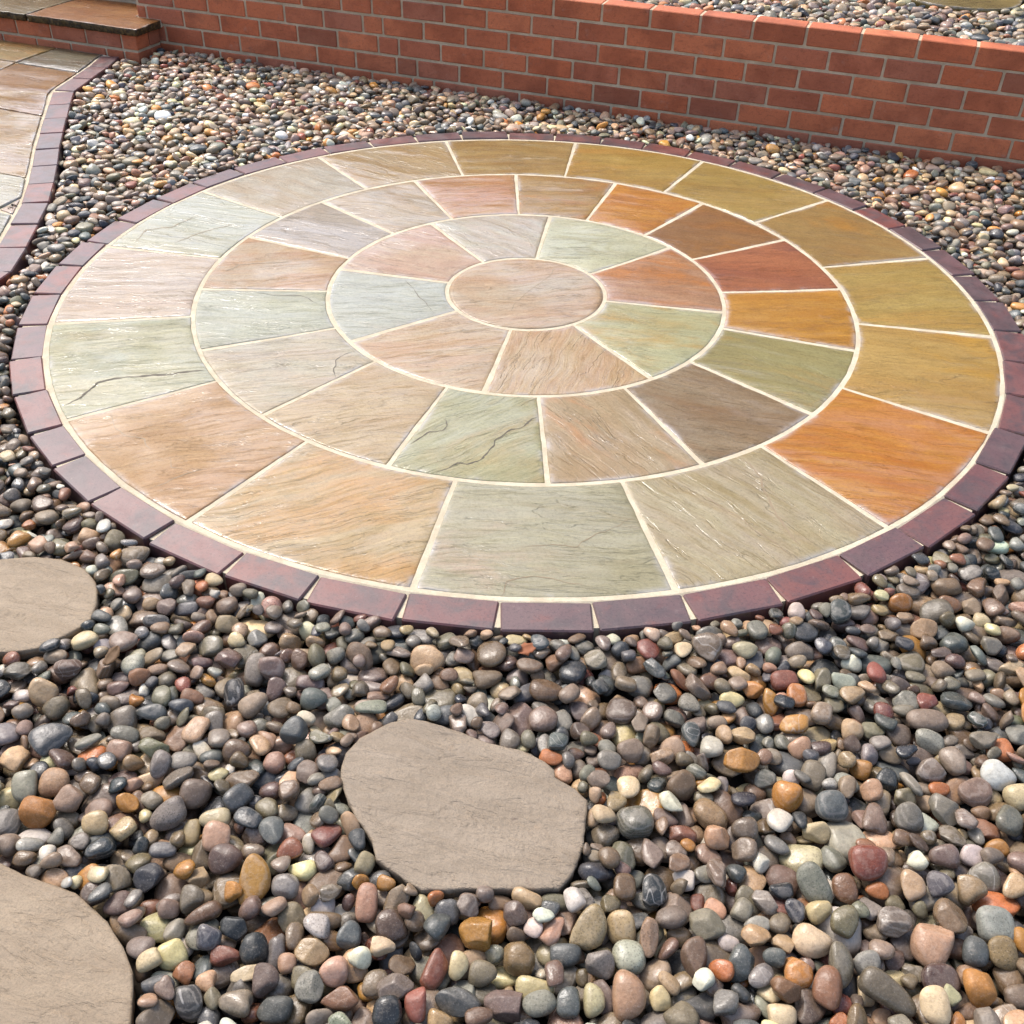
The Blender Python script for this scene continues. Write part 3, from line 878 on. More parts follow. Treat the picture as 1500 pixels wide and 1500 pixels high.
PS = [(uvp([(-4.3, 1.674), (-3.247, 1.674), (-3.245, 1.374), (-4.3, 1.374)]), (178, 150, 92), (164, 136, 84), (196, 138, 54)),
      (row(1.680, 1.362, -3.233, -3.230), (138, 126, 98), (118, 110, 90), (150, 118, 74)),
      (row(1.362, 0.757, -3.230, -3.16), (178, 122, 42), (150, 100, 34), (192, 152, 86)),
      (uvp([(-4.3, 1.362), (-3.243, 1.362), (-3.172, 0.763), (-4.3, 0.763)]), (170, 132, 80), (154, 112, 62), (180, 150, 104)),
      (row(0.757, 0.139, -3.05, -3.02), (180, 130, 50), (180, 142, 72), (152, 102, 34)),
      (uvp([(-4.3, 0.751), (-3.062, 0.751), (-3.032, 0.145), (-4.3, 0.145)]), (176, 150, 110), (162, 136, 96), (188, 150, 90)),
      (uvp([(-2.9, 0.133)] + [(inner_u(v) - 0.010, v) for v in (0.133, 0.08, 0.02, -0.022)] + [(-2.006, -0.146), (-2.9, -0.120)]), (188, 174, 134), (176, 160, 120), (196, 178, 140)),
      (uvp([(inner_u(-0.04) - 0.012, -0.04), (inner_u(-0.1) - 0.010, -0.10), (inner_u(-0.16) - 0.010, -0.158), (-1.992, -0.146)]), (210, 168, 134), (200, 154, 120), (210, 170, 140)),
      (row(-0.168, -0.78, -2.6, -2.6), (160, 158, 130), (148, 146, 120), (170, 160, 130)),
      (uvp([(-4.3, 0.133), (-2.912, 0.133), (-2.912, -0.120), (-2.612, -0.160), (-2.612, -0.78), (-4.3, -0.78)]), (182, 150, 104), (168, 134, 88), (190, 160, 120))]
for k, (pl, a, b, c) in enumerate(PS):
    poly_slab('slab', pl, 0.0, 0.03, sandstone('sandstone', a, b, c, PHI + 0.05, 70 + k, .53, 0.11, gain=.44), 70 + k, PHI, path, ragged=0.0025, n_edge=0.02, amp=1.3)

# ---------------------------------------------------------------- stepping stones
def taupe_mat(name, a, b, seed):
    g = NT(name)
    co = g.n('ShaderNodeTexCoord').outputs['Object']
    off = g.mapping(co, loc=(seed, seed * 2.3, 0))
    c = g.mix(g.ramp(g.noise(g.mapping(off, scale=(1, 3, 1)), 5, 6, 0.6, 0.6), 0.35, 0.65), lin(a) * np.array([.66, .63, .58]), lin(b) * np.array([.66, .63, .58]))
    gr = g.noise(off, 380, 3, 0.65)
    c = g.mix(g.ramp(gr, 0.42, 0.7, 0, 0.5), c, lin(b) * 0.38)
    c = g.mix(g.ramp(g.noise(off, 30, 4, 0.6), 0.62, 0.76, 0, 0.45), c, lin((178, 152, 122)) * 0.65)
    c = g.mix(g.ramp(g.noise(off, 18, 5, 0.7), 0.68, 0.74, 0, 0.45), c, lin((120, 98, 84)) * 0.7)
    rip = g.noise(g.bedding(off, -.3, 3.2), 9, 6, 0.62, 0.8)
    lamn = g.ramp(g.noise(g.bedding(off, -.25, 3), 4.5, 6, 0.62, 0.5), 0.46, 0.50)
    pk = g.noise(off, 55, 4, 0.7)
    c = g.mix(g.ramp(pk, 0.62, 0.74, 0, 0.4), c, lin(b) * 0.36)
    c = g.mix(g.ramp(rip, 0.52, 0.7, 0, 0.18), c, lin(a) * 0.78)
    n = g.bump(lamn, 0.45, 0.003)
    n = g.bump(rip, 0.7, 0.010, n)
    n = g.bump(pk, 0.6, 0.004, n)
    return g.fin(c, 0.6, g.bump(gr, 0.4, 0.0015, n), 0.35)
MID = [(-0.192, -1.806), (-0.161, -1.809), (-0.108, -1.828), (-0.038, -1.857), (0.026, -1.873), (0.064, -1.895), (0.082, -1.913), (0.083, -1.929), (0.12, -1.953), (0.14, -1.977), (0.137, -2.017), (0.131, -2.072), (0.113, -2.121), (0.09, -2.153), (0.012, -2.156), (-0.099, -2.162), (-0.135, -2.165), (-0.152, -2.155), (-0.196, -2.125), (-0.217, -2.109), (-0.227, -2.074), (-0.263, -2.03), (-0.284, -1.989), (-0.3, -1.95), (-0.303, -1.92), (-0.299, -1.893), (-0.279, -1.856), (-0.225, -1.815)]
LEFT = [(-1.14, -1.396), (-1.069, -1.383), (-1.006, -1.389), (-0.946, -1.417), (-0.907, -1.458), (-0.893, -1.485), (-0.882, -1.523), (-0.876, -1.579), (-0.899, -1.606), (-0.949, -1.657), (-0.982, -1.668), (-1.03, -1.676), (-1.10, -1.672), (-1.19, -1.64), (-1.24, -1.58), (-1.25, -1.50), (-1.22, -1.43)]
BOTL = [(-0.92, -2.115), (-0.876, -2.127), (-0.831, -2.143), (-0.786, -2.163), (-0.739, -2.177), (-0.69, -2.192), (-0.656, -2.215), (-0.622, -2.24), (-0.584, -2.281), (-0.559, -2.316), (-0.545, -2.358), (-0.535, -2.40), (-0.54, -2.46), (-0.57, -2.53), (-0.64, -2.57), (-0.75, -2.58), (-0.86, -2.55), (-0.95, -2.47), (-0.985, -2.36), (-0.99, -2.24), (-0.96, -2.15)]
UPC = np.array([2.005, 2.375])
UPR = [(float(UPC[0] + 0.30 * math.cos(t) * (1 + .06 * math.sin(3 * t))), float(UPC[1] + 0.29 * math.sin(t) * (1 + .05 * math.cos(2 * t + 1)))) for t in np.linspace(0, 2 * PI, 22, endpoint=False)]
STONES = []
def stepping(poly, z, label, mat, seed, ragged=0.0035):
    c = np.mean(poly, 0)
    o = poly_slab('stepping_stone', poly, z, 0.030, mat, seed, 0.2, None, (c[0], c[1], z - 0.03), amp=0.18, ragged=ragged * .7, under=0.003, n_edge=0.010)
    o.location = (c[0], c[1], z - 0.03)
    tag(o, label, 'stepping stone', 'stepping stones set in the pebbles')
    STONES.append(o)
    return o
stepping(MID, 0.0, 'flat taupe stepping stone with chipped angular outline, pebbles all round it below the patio', taupe_mat('taupe_stone', (164, 150, 132), (150, 136, 118), 1), 81)
stepping(LEFT, 0.0, 'smooth oval taupe stepping stone close to the plum brick edging at the left photo edge', taupe_mat('taupe_stone', (168, 151, 128), (156, 139, 116), 4), 82, 0.002)
stepping(BOTL, 0.0, 'large rounded taupe stepping stone filling the bottom left corner', taupe_mat('taupe_stone', (167, 150, 127), (155, 138, 116), 8), 83, 0.002)
stepping(UPR, 0.452, 'olive stepping stone among pebbles on the upper bed behind the wall', sandstone('sandstone', (150, 128, 78), (136, 114, 66), (164, 140, 88), 0.2, 90, .55, 0.4), 84)

# ---------------------------------------------------------------- the house beyond the upper bed, which the wet slabs mirror on the right
house = thing('brick_house', 'brick house beyond the upper bed, mirrored darkly in the wet slabs', 'house', (6.0, 10.0, 0.385))
M_HW = NT('house_brick').fin(lin((124, 78, 60)) * 0.7, 0.85)
M_HR = NT('roof_tile').fin(lin((74, 62, 58)) * 0.7, 0.8)
M_HF = NT('window_frame_white').fin(lin((225, 222, 216)) * 0.8, 0.4)
M_HG = NT('window_glass').fin((0.02, 0.024, 0.03), 0.08)
def box(x0, x1, y0, y1, z0, z1):
    return [(x, y, z) for z in (z0, z1) for x, y in ((x0, y0), (x1, y0), (x1, y1), (x0, y1))], [(3, 2, 1, 0), (4, 5, 6, 7), (0, 1, 5, 4), (1, 2, 6, 5), (2, 3, 7, 6), (3, 0, 4, 7)]
V, F = box(-4.35, 5, -1.5, 5, -0.05, 5.6)
obj('wall', mesh('wall', V, F, M_HW), house)
rv = [(-4.6, -1.9, 5.5), (5.3, -1.9, 5.5), (5.3, 5.4, 5.5), (-4.6, 5.4, 5.5), (-4.6, 1.75, 8.4), (5.3, 1.75, 8.4)]
obj('roof', mesh('roof', rv, [(0, 1, 5, 4), (1, 2, 5), (2, 3, 4, 5), (3, 0, 4), (3, 2, 1, 0)], M_HR), house)
for wx in (-2.6, 0.4, 3.2):
    for wz in (0.9, 3.4):
        V, F = box(wx - .65, wx + .65, -1.53, -1.44, wz, wz + 1.25)
        fr = obj('window', mesh('window', V, F, M_HF), house)
        V, F = box(wx - .57, wx + .57, -1.535, -1.46, wz + .08, wz + 1.17)
        obj('pane', mesh('pane', V, F, M_HG), fr)

#PEBBLES
# ---------------------------------------------------------------- pebbles
PAL = {  # name: (sRGB tone, weight, speck, band)
    'taupe': ((140, 124, 108), 18, .15, .2), 'brown': ((124, 102, 82), 14, .1, .1), 'mauve': ((127, 111, 101), 10, .1, .2),
    'grey': ((130, 126, 119), 14, .3, .2), 'slate': ((91, 94, 95), 10, .1, .25), 'charcoal': ((56, 60, 64), 5, .1, .2),
    'olive': ((119, 112, 94), 10, .2, .2), 'tan': ((176, 150, 120), 9, .25, .1), 'cream': ((208, 190, 154), 4.5, .15, .1),
    'pink': ((174, 142, 124), 3, .35, .1), 'rust': ((138, 96, 74), 3, .1, .1), 'plum': ((106, 86, 78), 4.5, .1, .2),
    'amber': ((184, 132, 70), 2.5, .15, .2), 'white': ((214, 210, 200), 2.4, .05, .0), 'orange': ((182, 114, 72), .9, .15, .1),
    'pale': ((164, 164, 157), 2.2, .3, .1), 'red': ((132, 80, 68), 1.6, .15, .1), 'peach': ((188, 154, 126), 2.5, .15, .1), 'lime': ((182, 172, 142), .5, .1, .1)}
PN = 'taupe brown mauve grey slate charcoal olive tan cream pink rust plum amber white orange pale red peach lime'.split()
PCOL = np.array([lin(PAL[n][0]) for n in PN]) * 0.80
PWT = np.array([PAL[n][1] for n in PN]); PWT = PWT / PWT.sum()
HERO = "-851,-1427,70,40,10,6 -779,-1445,79,50,0,6 -718,-1412,55,25,20,5 -753,-1385,40,25,20,13 -685,-1451,45,40,0,14 -719,-1461,30,35,0,10 -863,-1475,52,32,-15,9 -814,-1483,42,37,0,2 -688,-1516,58,31,5,4 -732,-1511,44,39,45,2 -767,-1506,36,29,0,7 -812,-1536,38,36,0,8 -740,-1566,57,31,0,4 -831,-1616,47,27,0,13 -423,-1560,45,38,-20,13 -533,-1589,42,40,0,15 -558,-1615,40,30,-30,8 -594,-1562,52,43,0,7 -524,-1507,46,51,0,9 -748,-1690,45,45,0,15 -711,-1721,22,36,0,13 -942,-1715,47,27,0,4 -882,-1703,54,38,20,11 -899,-1766,57,53,0,7 -942,-1763,40,27,0,13 -822,-1757,51,29,0,5 -518,-1678,43,68,0,3 -536,-1740,45,62,15,5 -502,-1779,61,44,40,0 -377,-1755,53,44,0,4 -574,-1791,52,33,0,6 -611,-1749,47,31,-10,10 -683,-1799,61,33,5,4 -635,-1777,50,29,0,4 -741,-1824,60,52,20,2 -674,-1846,51,36,0,1 -771,-1904,54,46,0,14 -892,-1923,50,54,0,17 -870,-1888,40,36,0,9 -716,-1907,46,40,-10,9 -661,-1896,59,40,0,6 -591,-1919,50,37,0,3 -502,-1891,55,46,0,1 -440,-1909,42,40,0,9 -377,-1886,40,46,10,6 -877,-1990,52,44,-30,18 -808,-1979,53,53,0,7 -391,-1857,55,47,40,4 -553,-1977,57,53,0,2 -478,-1942,70,39,25,1 -331,-1937,45,33,0,15 -571,-1659,55,44,0,11 -626,-1630,53,44,0,6 -469,-1685,50,55,30,0 -427,-1664,37,46,0,1 -406,-1715,58,31,0,2 -412,-2156,52,82,0,12 -440,-2172,30,33,0,12 -501,-2071,49,51,0,17 -509,-2026,55,36,5,8 -576,-2147,47,49,0,5 -467,-2125,59,49,0,11 -437,-2069,49,47,20,11 -690,-2082,54,44,0,4 -588,-2041,51,67,-45,3 -499,-2183,41,44,0,6 -692,-2149,45,38,45,12 -638,-2147,53,41,-45,0 -663,-2175,45,37,30,2 -576,-2249,50,36,-10,1 -477,-2216,62,29,30,1 -568,-2192,37,29,20,10 -521,-2290,46,46,30,8 -433,-2241,43,40,20,5 -466,-2254,39,39,0,4 -361,-2269,32,57,0,3 -297,-2257,53,43,-30,7 -262,-2298,45,45,0,17 -436,-2281,49,30,0,16 -485,-2309,33,35,0,10 -449,-2313,31,35,0,17 -394,-2318,55,24,15,8 -467,-2349,41,55,25,4 -505,-2359,37,41,0,12 -521,-2326,52,29,0,4 -347,-2319,42,48,0,11 -306,-2314,40,36,0,6 -389,-2354,51,41,0,2 -332,-2367,54,37,0,4 -287,-2180,39,41,0,13 -339,-2064,23,35,0,13 -360,-2167,48,41,0,3 -345,-2214,47,47,0,0 -292,-2212,58,29,0,1 -807,-2055,63,55,0,12 -772,-2016,56,48,20,9 -542,-2057,31,47,0,7 -212,-2190,36,61,0,7 -178,-2173,37,53,-20,0 -184,-2223,50,52,20,11 -139,-2195,38,52,20,8 -99,-2188,43,40,0,4 -40,-2239,55,51,0,12 -7,-2220,48,48,0,5 -23,-2175,45,53,0,7 -66,-2170,39,29,0,2 32,-2161,53,31,-15,7 83,-2162,53,29,0,6 29,-2199,40,40,0,11 135,-2219,52,76,-30,7 188,-2199,48,56,0,7 191,-2250,55,51,0,15 228,-2223,32,60,0,7 259,-2143,45,54,0,5 -193,-2266,41,29,0,8 -226,-2279,37,33,0,13 -103,-2282,35,62,-20,16 -75,-2279,31,43,0,8 32,-2265,51,51,0,1 -35,-2286,46,39,0,6 94,-2252,51,35,0,4 154,-2278,47,43,0,3 -199,-2310,42,42,0,0 -163,-2321,57,42,20,2 -231,-2337,60,34,0,10 -78,-2340,71,41,-15,4 -130,-2346,34,49,0,16 -172,-2359,45,45,0,5 48,-2310,61,42,0,8 2,-2349,60,45,0,2 56,-2335,53,36,20,3 93,-2341,38,45,0,4 197,-2314,53,72,0,17 150,-2326,34,49,0,8 113,-2315,61,42,0,7 236,-2324,34,36,0,8 615,-2087,65,58,0,16 536,-2019,50,38,0,8 576,-1972,61,53,0,4 497,-1949,57,57,0,12 715,-1980,52,56,0,3 778,-1956,49,61,0,3 703,-2059,37,33,0,13 807,-2043,47,39,-30,13 421,-2073,31,35,0,13 358,-2047,47,43,0,17 403,-2025,47,43,0,2 385,-2118,23,30,0,16 402,-2147,41,56,20,6 455,-2142,41,30,0,5 516,-2117,49,72,20,3 557,-2123,42,49,0,1 671,-2112,42,53,0,7 713,-2119,45,42,0,4 766,-2119,49,49,0,7 805,-2092,54,50,0,3 713,-2170,56,56,0,1 681,-2211,62,73,-30,9 787,-2179,63,59,0,15 622,-2186,59,48,0,2 551,-2181,44,52,-20,6 491,-2232,65,50,-20,8 575,-2251,43,43,0,15 536,-2257,39,68,0,6 449,-2277,46,49,0,12 500,-2293,45,63,-20,10 425,-2334,45,38,0,8 502,-2335,38,27,0,14 675,-2273,63,49,0,11 728,-2280,49,56,0,12 784,-2237,47,50,0,7 754,-2219,40,47,-20,4 658,-2320,45,55,0,8 587,-2314,93,45,-35,6 423,-2306,45,38,0,10 363,-2262,43,57,-30,4 325,-2210,58,51,0,6 304,-2257,43,60,0,1 414,-2191,44,29,10,15 822,-2205,29,44,0,12 852,-2032,43,31,0,12 909,-1875,67,55,-30,13 789,-1804,61,43,-30,15 546,-1782,59,39,0,12 431,-1871,67,46,-10,12 655,-1774,42,46,0,7 546,-1650,57,41,10,16 464,-1644,51,37,-20,8 701,-1604,44,37,0,13 617,-1533,60,46,0,4 868,-1500,61,48,0,7 951,-1414,55,45,0,10 844,-1416,57,40,0,12 707,-1480,49,54,0,4 583,-1584,61,40,0,6 558,-1695,41,50,0,12 519,-1714,31,54,0,12 439,-1721,51,34,0,8 599,-1461,39,44,0,13 1021,-1607,56,28,10,8 802,-1750,84,44,0,0 672,-1815,41,17,0,13 930,-1808,50,47,0,14 410,-1593,59,66,40,2 401,-1537,62,45,0,3 723,-1728,40,45,0,16 661,-1930,41,39,0,17 714,-1930,41,41,0,6 356,-1916,46,25,0,12 557,-1884,46,55,-25,2 537,-1930,53,53,-30,4 777,-1868,55,46,0,2 691,-1890,46,42,30,5 513,-1893,33,29,0,13 773,-1699,54,50,0,3 1003,-1415,40,45,0,7"

def geodesic(n):
    g = (1 + 5 ** .5) / 2
    iv = np.array([(-1, g, 0), (1, g, 0), (-1, -g, 0), (1, -g, 0), (0, -1, g), (0, 1, g), (0, -1, -g), (0, 1, -g), (g, 0, -1), (g, 0, 1), (-g, 0, -1), (-g, 0, 1)], float)
    fc = [(0, 11, 5), (0, 5, 1), (0, 1, 7), (0, 7, 10), (0, 10, 11), (1, 5, 9), (5, 11, 4), (11, 10, 2), (10, 7, 6), (7, 1, 8), (3, 9, 4), (3, 4, 2), (3, 2, 6), (3, 6, 8), (3, 8, 9), (4, 9, 5), (2, 4, 11), (6, 2, 10), (8, 6, 7), (9, 8, 1)]
    key, V, F = {}, [], []
    def add(p):
        p = p / np.linalg.norm(p)
        k = tuple(np.round(p, 5))
        if k not in key:
            key[k] = len(V); V.append(p)
        return key[k]
    for a, b, c in fc:
        A_, B_, C_ = iv[a], iv[b], iv[c]
        ids = {}
        for i in range(n + 1):
            for j in range(n + 1 - i):
                ids[i, j] = add(A_ + (B_ - A_) * i / n + (C_ - A_) * j / n)
        for i in range(n):
            for j in range(n - i):
                F.append((ids[i, j], ids[i + 1, j], ids[i, j + 1]))
                if i + j < n - 1:
                    F.append((ids[i + 1, j], ids[i + 1, j + 1], ids[i, j + 1]))
    return np.array(V), np.array(F)

NSHAPE = 64
_sr = np.random.default_rng(4)
SHP = []
for k in range(NSHAPE):
    ang_ = _sr.random() < 0.24
    SHP.append(dict(k=_sr.uniform(2.0, 2.9), egg=_sr.uniform(-.3, .3), egg2=_sr.uniform(-.18, .18), bend=_sr.uniform(-.16, .16),
                    w=_sr.normal(0, 1.7, (5, 3)), ph=_sr.uniform(0, 6.3, 5), am=_sr.uniform(.02, .06, 5),
                    pl=_sr.normal(0, 1, (9 if ang_ else _sr.integers(0, 4), 3)), pd=_sr.uniform(.62, .9, 9), ang=ang_))
def shape(v, s):
    a = np.abs(v) + 1e-9
    r = (a ** s['k']).sum(1) ** (-1 / s['k'])
    p = v * r[:, None]
    nz = sum(am * np.sin(v @ w + ph) for am, w, ph in zip(s['am'], s['w'], s['ph']))
    p = p * (1 + nz)[:, None]
    for n_, d in zip(s['pl'], s['pd']):
        n_ = n_ / np.linalg.norm(n_)
        e = np.maximum(p @ n_ - d, 0)
        p = p - np.outer(e * (.95 if s['ang'] else .75), n_)
    p[:, 1] *= 1 + s['egg'] * p[:, 0]
    p[:, 2] *= 1 + .6 * s['egg'] * p[:, 0] + s['egg2'] * p[:, 1]
    p[:, 1] += s['bend'] * (p[:, 0] ** 2 - .4)
    lo, hi = p.min(0), p.max(0)
    return (p - (lo + hi) / 2) / ((hi - lo) / 2)
LODN = (7, 5, 3, 2)
LODS = []
for n in LODN:
    v, f = geodesic(n)
    LODS.append((np.stack([shape(v, s) for s in SHP]), f))

def rot_from(nrm_, yaw, rng):
    z = nrm_ / np.linalg.norm(nrm_)
    x = np.array([math.cos(yaw), math.sin(yaw), 0.0])
    x = x - z * (x @ z); x /= np.linalg.norm(x)
    return np.stack([x, np.cross(z, x), z], 1)

CELL = 0.0025
class Bed:
    """pebbles dropped one by one on to what already lies there (height field), so that they rest and never interpenetrate by much"""
    def __init__(self, x0, x1, y0, y1, soil, allowed):
        self.x0, self.y0 = x0, y0
        nx, ny = int((x1 - x0) / CELL), int((y1 - y0) / CELL)
        gx = x0 + (np.arange(nx) + .5) * CELL
        gy = y0 + (np.arange(ny) + .5) * CELL
        self.GX, self.GY = np.meshgrid(gx, gy, indexing='ij')
        self.ok = allowed(self.GX, self.GY)
        self.H = np.where(self.ok, soil, 9.0).astype(np.float32)
        self.P = []
    def prep(self, abc, R):
        S = (R * (np.array(abc) ** 2)) @ R.T
        hx, hy = math.sqrt(S[0, 0]), math.sqrt(S[1, 1])
        n, m = int(hx / CELL) + 1, int(hy / CELL) + 1
        dx, dy = np.meshgrid(np.arange(-n, n + 1) * CELL, np.arange(-m, m + 1) * CELL, indexing='ij')
        Si = np.linalg.inv(S[:2, :2])
        q = Si[0, 0] * dx * dx + 2 * Si[0, 1] * dx * dy + Si[1, 1] * dy * dy
        ins = q < 1
        k = S[2, :2] @ Si
        zc = k[0] * dx + k[1] * dy
        hh = np.sqrt(np.maximum(1 - q, 0) * (S[2, 2] - k @ S[:2, 2]))
        bot = np.where(ins, zc - hh, 1e3).astype(np.float32)
        top = np.where(ins, zc + hh, -1e3).astype(np.float32)
        return n, m, bot, top, math.sqrt(S[2, 2])
    def rest(self, pr, i, j):
        n, m, bot = pr[:3]
        if i < n or j < m or i + n + 1 > self.H.shape[0] or j + m + 1 > self.H.shape[1]: return 9
        return float((self.H[i - n:i + n + 1, j - m:j + m + 1] - bot).max())
    def put(self, pr, i, j, z, rec):
        n, m, bot, top, hz = pr
        w = self.H[i - n:i + n + 1, j - m:j + m + 1]
        np.maximum(w, np.where(top > -100, z + top, -1e3), out=w)
        self.P.append((self.x0 + (i + .5) * CELL, self.y0 + (j + .5) * CELL, z) + rec)
    def fill(self, cells, level, count, rng, tilt, mean):
        cells = cells[rng.permutation(len(cells))]
        fails = 0
        for k in range(count):
            a = float(np.clip(rng.lognormal(math.log(mean), .26), mean * .58, mean * 1.75))
            b = a * rng.uniform(.62, .97); c = b * rng.uniform(.42, .8)
            pick = cells[rng.integers(0, len(cells), 56)]
            h = self.H[pick[:, 0], pick[:, 1]]
            pick = pick[np.argsort(h)[:7]]
            best = None
            for t_ in range(2):
                tl = abs(rng.normal(0, tilt)); az = rng.uniform(0, 6.283)
                R = rot_from(np.array([math.sin(tl) * math.cos(az), math.sin(tl) * math.sin(az), math.cos(tl)]), rng.uniform(0, 6.283), rng)
                pr = self.prep((a * .97, b * .97, c * .97), R)
                for i, j in pick:
                    z = self.rest(pr, i, j)
                    sc_ = z + .35 * pr[4]
                    if best is None or sc_ < best[0]: best = (sc_, z, pr, i, j, R)
            _, z, pr, i, j, R = best
            if z + pr[4] * .55 > level:
                fails += 1
                if fails > 400: break
                continue
            fails = max(0, fails - 1)
            self.put(pr, i, j, z, (a, b, c, R, int(rng.integers(0, NSHAPE)), int(rng.choice(len(PN), p=PWT)), 0))

def in_poly(X, Y, poly):
    ins = np.zeros(X.shape, bool)
    n = len(poly)
    for i in range(n):
        x1, y1 = poly[i]; x2, y2 = poly[i - 1]
        if y1 == y2: continue
        ins ^= ((y1 > Y) != (y2 > Y)) & (X < (x2 - x1) * (Y - y1) / (y2 - y1) + x1)
    return ins
crv_xy = crv @ np.stack([T2, N2])
def lower_ok(X, Y):
    ok = np.hypot(X, Y) > 1.563
    V_ = -math.sin(PHI) * X + math.cos(PHI) * Y
    U_ = math.cos(PHI) * X + math.sin(PHI) * Y
    ok &= V_ < WV - 0.003
    ok &= ~((U_ < SU + 0.002) & (V_ > SV - 0.002))
    pth = list(map(tuple, crv_xy)) + [(-6, float(crv_xy[-1][1])), (-6, 6)]
    ok &= ~in_poly(X, Y, pth)
    for pl in (MID, LEFT, BOTL): ok &= ~in_poly(X, Y, pl)
    return ok
# what the picture shows of the ground, and half a metre round it
view = [(-1.15, -2.62), (1.5, -2.66), (2.7, 1.0), (2.5, 1.6), (-2.2, 3.2), (-3.0, 2.8), (-2.5, 1.0), (-2.2, 0.2), (-1.75, -1.0)]
bed = Bed(-2.85, 2.75, -2.80, 2.65, -0.072, lower_ok)
inview = in_poly(bed.GX, bed.GY, view) & bed.ok
cells = np.argwhere(inview)
AREA = len(cells) * CELL * CELL
PM = 0.0240
_r = np.random.default_rng(31)
bed.fill(cells, -0.020, int(AREA * 1050), _r, 0.45, PM)
for hs in HERO.split():
    x, y, l, w, an, ci = map(int, hs.split(','))
    e = math.radians(an); nv = np.array([_r.normal(0, .12), -.34 + _r.normal(0, .12), .92])
    nv /= np.linalg.norm(nv)
    yax = np.array([0, .9, .42]); lx = np.array([1., 0, 0]) * math.cos(e) + yax * math.sin(e)
    lx -= nv * (lx @ nv); lx /= np.linalg.norm(lx)
    R = np.stack([lx, np.cross(nv, lx), nv], 1)
    a, b = l / 2000 * .98, w / 2000 * 1.02
    c = min(a, b) * _r.uniform(.55, .8)
    pr = bed.prep((a * .95, b * .95, c * .95), R)
    best = None
    for t in range(26):
        i = int((x / 1000 + _r.normal(0, .004) * (t > 0) - bed.x0) / CELL); j = int((y / 1000 + _r.normal(0, .004) * (t > 0) - bed.y0) / CELL)
        z = bed.rest(pr, i, j)
        if best is None or z < best[0]: best = (z, i, j)
    z, i, j = best
    if z + pr[4] * .2 < 0.012:
        bed.put(pr, i, j, z, (a, b, c, R, int(_r.integers(0, NSHAPE)), ci, 1))
bed.fill(cells, 0.003, int(AREA * 1500), _r, 0.5, PM * .95)
vcell = -math.sin(PHI) * bed.GX[cells[:, 0], cells[:, 1]] + math.cos(PHI) * bed.GY[cells[:, 0], cells[:, 1]]
bank = cells[vcell > WV - 0.22]
bed.fill(bank, 0.018, int(len(bank) * CELL * CELL * 900), _r, 0.5, PM * .95)   # heaped a little against the wall
near = np.zeros(len(cells), bool)
cx_, cy_ = bed.GX[cells[:, 0], cells[:, 1]], bed.GY[cells[:, 0], cells[:, 1]]
near |= np.hypot(cx_, cy_) < 1.64
for pl in (MID, LEFT, BOTL):
    Pq = np.array(pl); Pq = np.concatenate([Pq + (np.roll(Pq, -1, 0) - Pq) * f for f in (0, .33, .66)])
    for qx, qy in Pq: near |= np.hypot(cx_ - qx, cy_ - qy) < 0.05
rim_cells = cells[near]
bed.fill(rim_cells, 0.013, int(len(rim_cells) * CELL * CELL * 1200), _r, 0.5, PM * .8)   # and brought up to the edging and the stones

def upper_ok(X, Y):
    V_ = -math.sin(PHI) * X + math.cos(PHI) * Y
    U_ = math.cos(PHI) * X + math.sin(PHI) * Y
    ok = (V_ > WV + BR_D + 0.002) & (V_ < 3.4) & (U_ > -1.2) & (U_ < 2.0) & (V_ < 2.22 + (U_ + .6) * .55)
    return ok & ~in_poly(X, Y, UPR)
ubed = Bed(-1.0, 3.7, 0.9, 4.1, 0.395, upper_ok)
ucells = np.argwhere(ubed.ok)
UA = len(ucells) * CELL * CELL
ubed.fill(ucells, 0.452, int(UA * 2300), np.random.default_rng(8), 0.5, PM)
ALLP = bed.P + ubed.P

# how large each pebble shows in the picture: a coarse painter's pass
NP_ = len(ALLP)
pos = np.array([p[:3] for p in ALLP]); abc = np.array([p[3:6] for p in ALLP]); rots = np.array([p[6] for p in ALLP])
shp = np.array([p[7] for p in ALLP]); pci = np.array([p[8] for p in ALLP]); hero = np.array([p[9] for p in ALLP])
d = pos - CAM_P
dep = d @ CAM_F
W_ = 1024
sx = W_ / 2 + FPX * W_ / 1500 * (d @ CAM_R) / dep
sy = W_ / 2 - FPX * W_ / 1500 * (d @ CAM_U) / dep
ids = np.full((W_, W_), -1, np.int32)
CR2 = np.stack([CAM_R, -CAM_U])
for i in np.argsort(-dep):
    if not (-30 < sx[i] < W_ + 30 and -30 < sy[i] < W_ + 30): continue
    k = FPX * W_ / 1500 / dep[i]
    B_ = CR2 @ (rots[i] * abc[i]) * k
    S = B_ @ B_.T
    hx, hy = math.sqrt(S[0, 0]), math.sqrt(S[1, 1])
    xa, xb = max(0, int(sx[i] - hx)), min(W_, int(sx[i] + hx) + 2)
    ya, yb = max(0, int(sy[i] - hy)), min(W_, int(sy[i] + hy) + 2)
    if xa >= xb or ya >= yb: continue
    Si = np.linalg.inv(S)
    ax_ = np.arange(xa, xb)[None, :] - sx[i]; ay_ = np.arange(ya, yb)[:, None] - sy[i]
    m_ = Si[0, 0] * ax_ ** 2 + 2 * Si[0, 1] * ax_ * ay_ + Si[1, 1] * ay_ ** 2 < 1
    ids[ya:yb, xa:xb][m_] = i
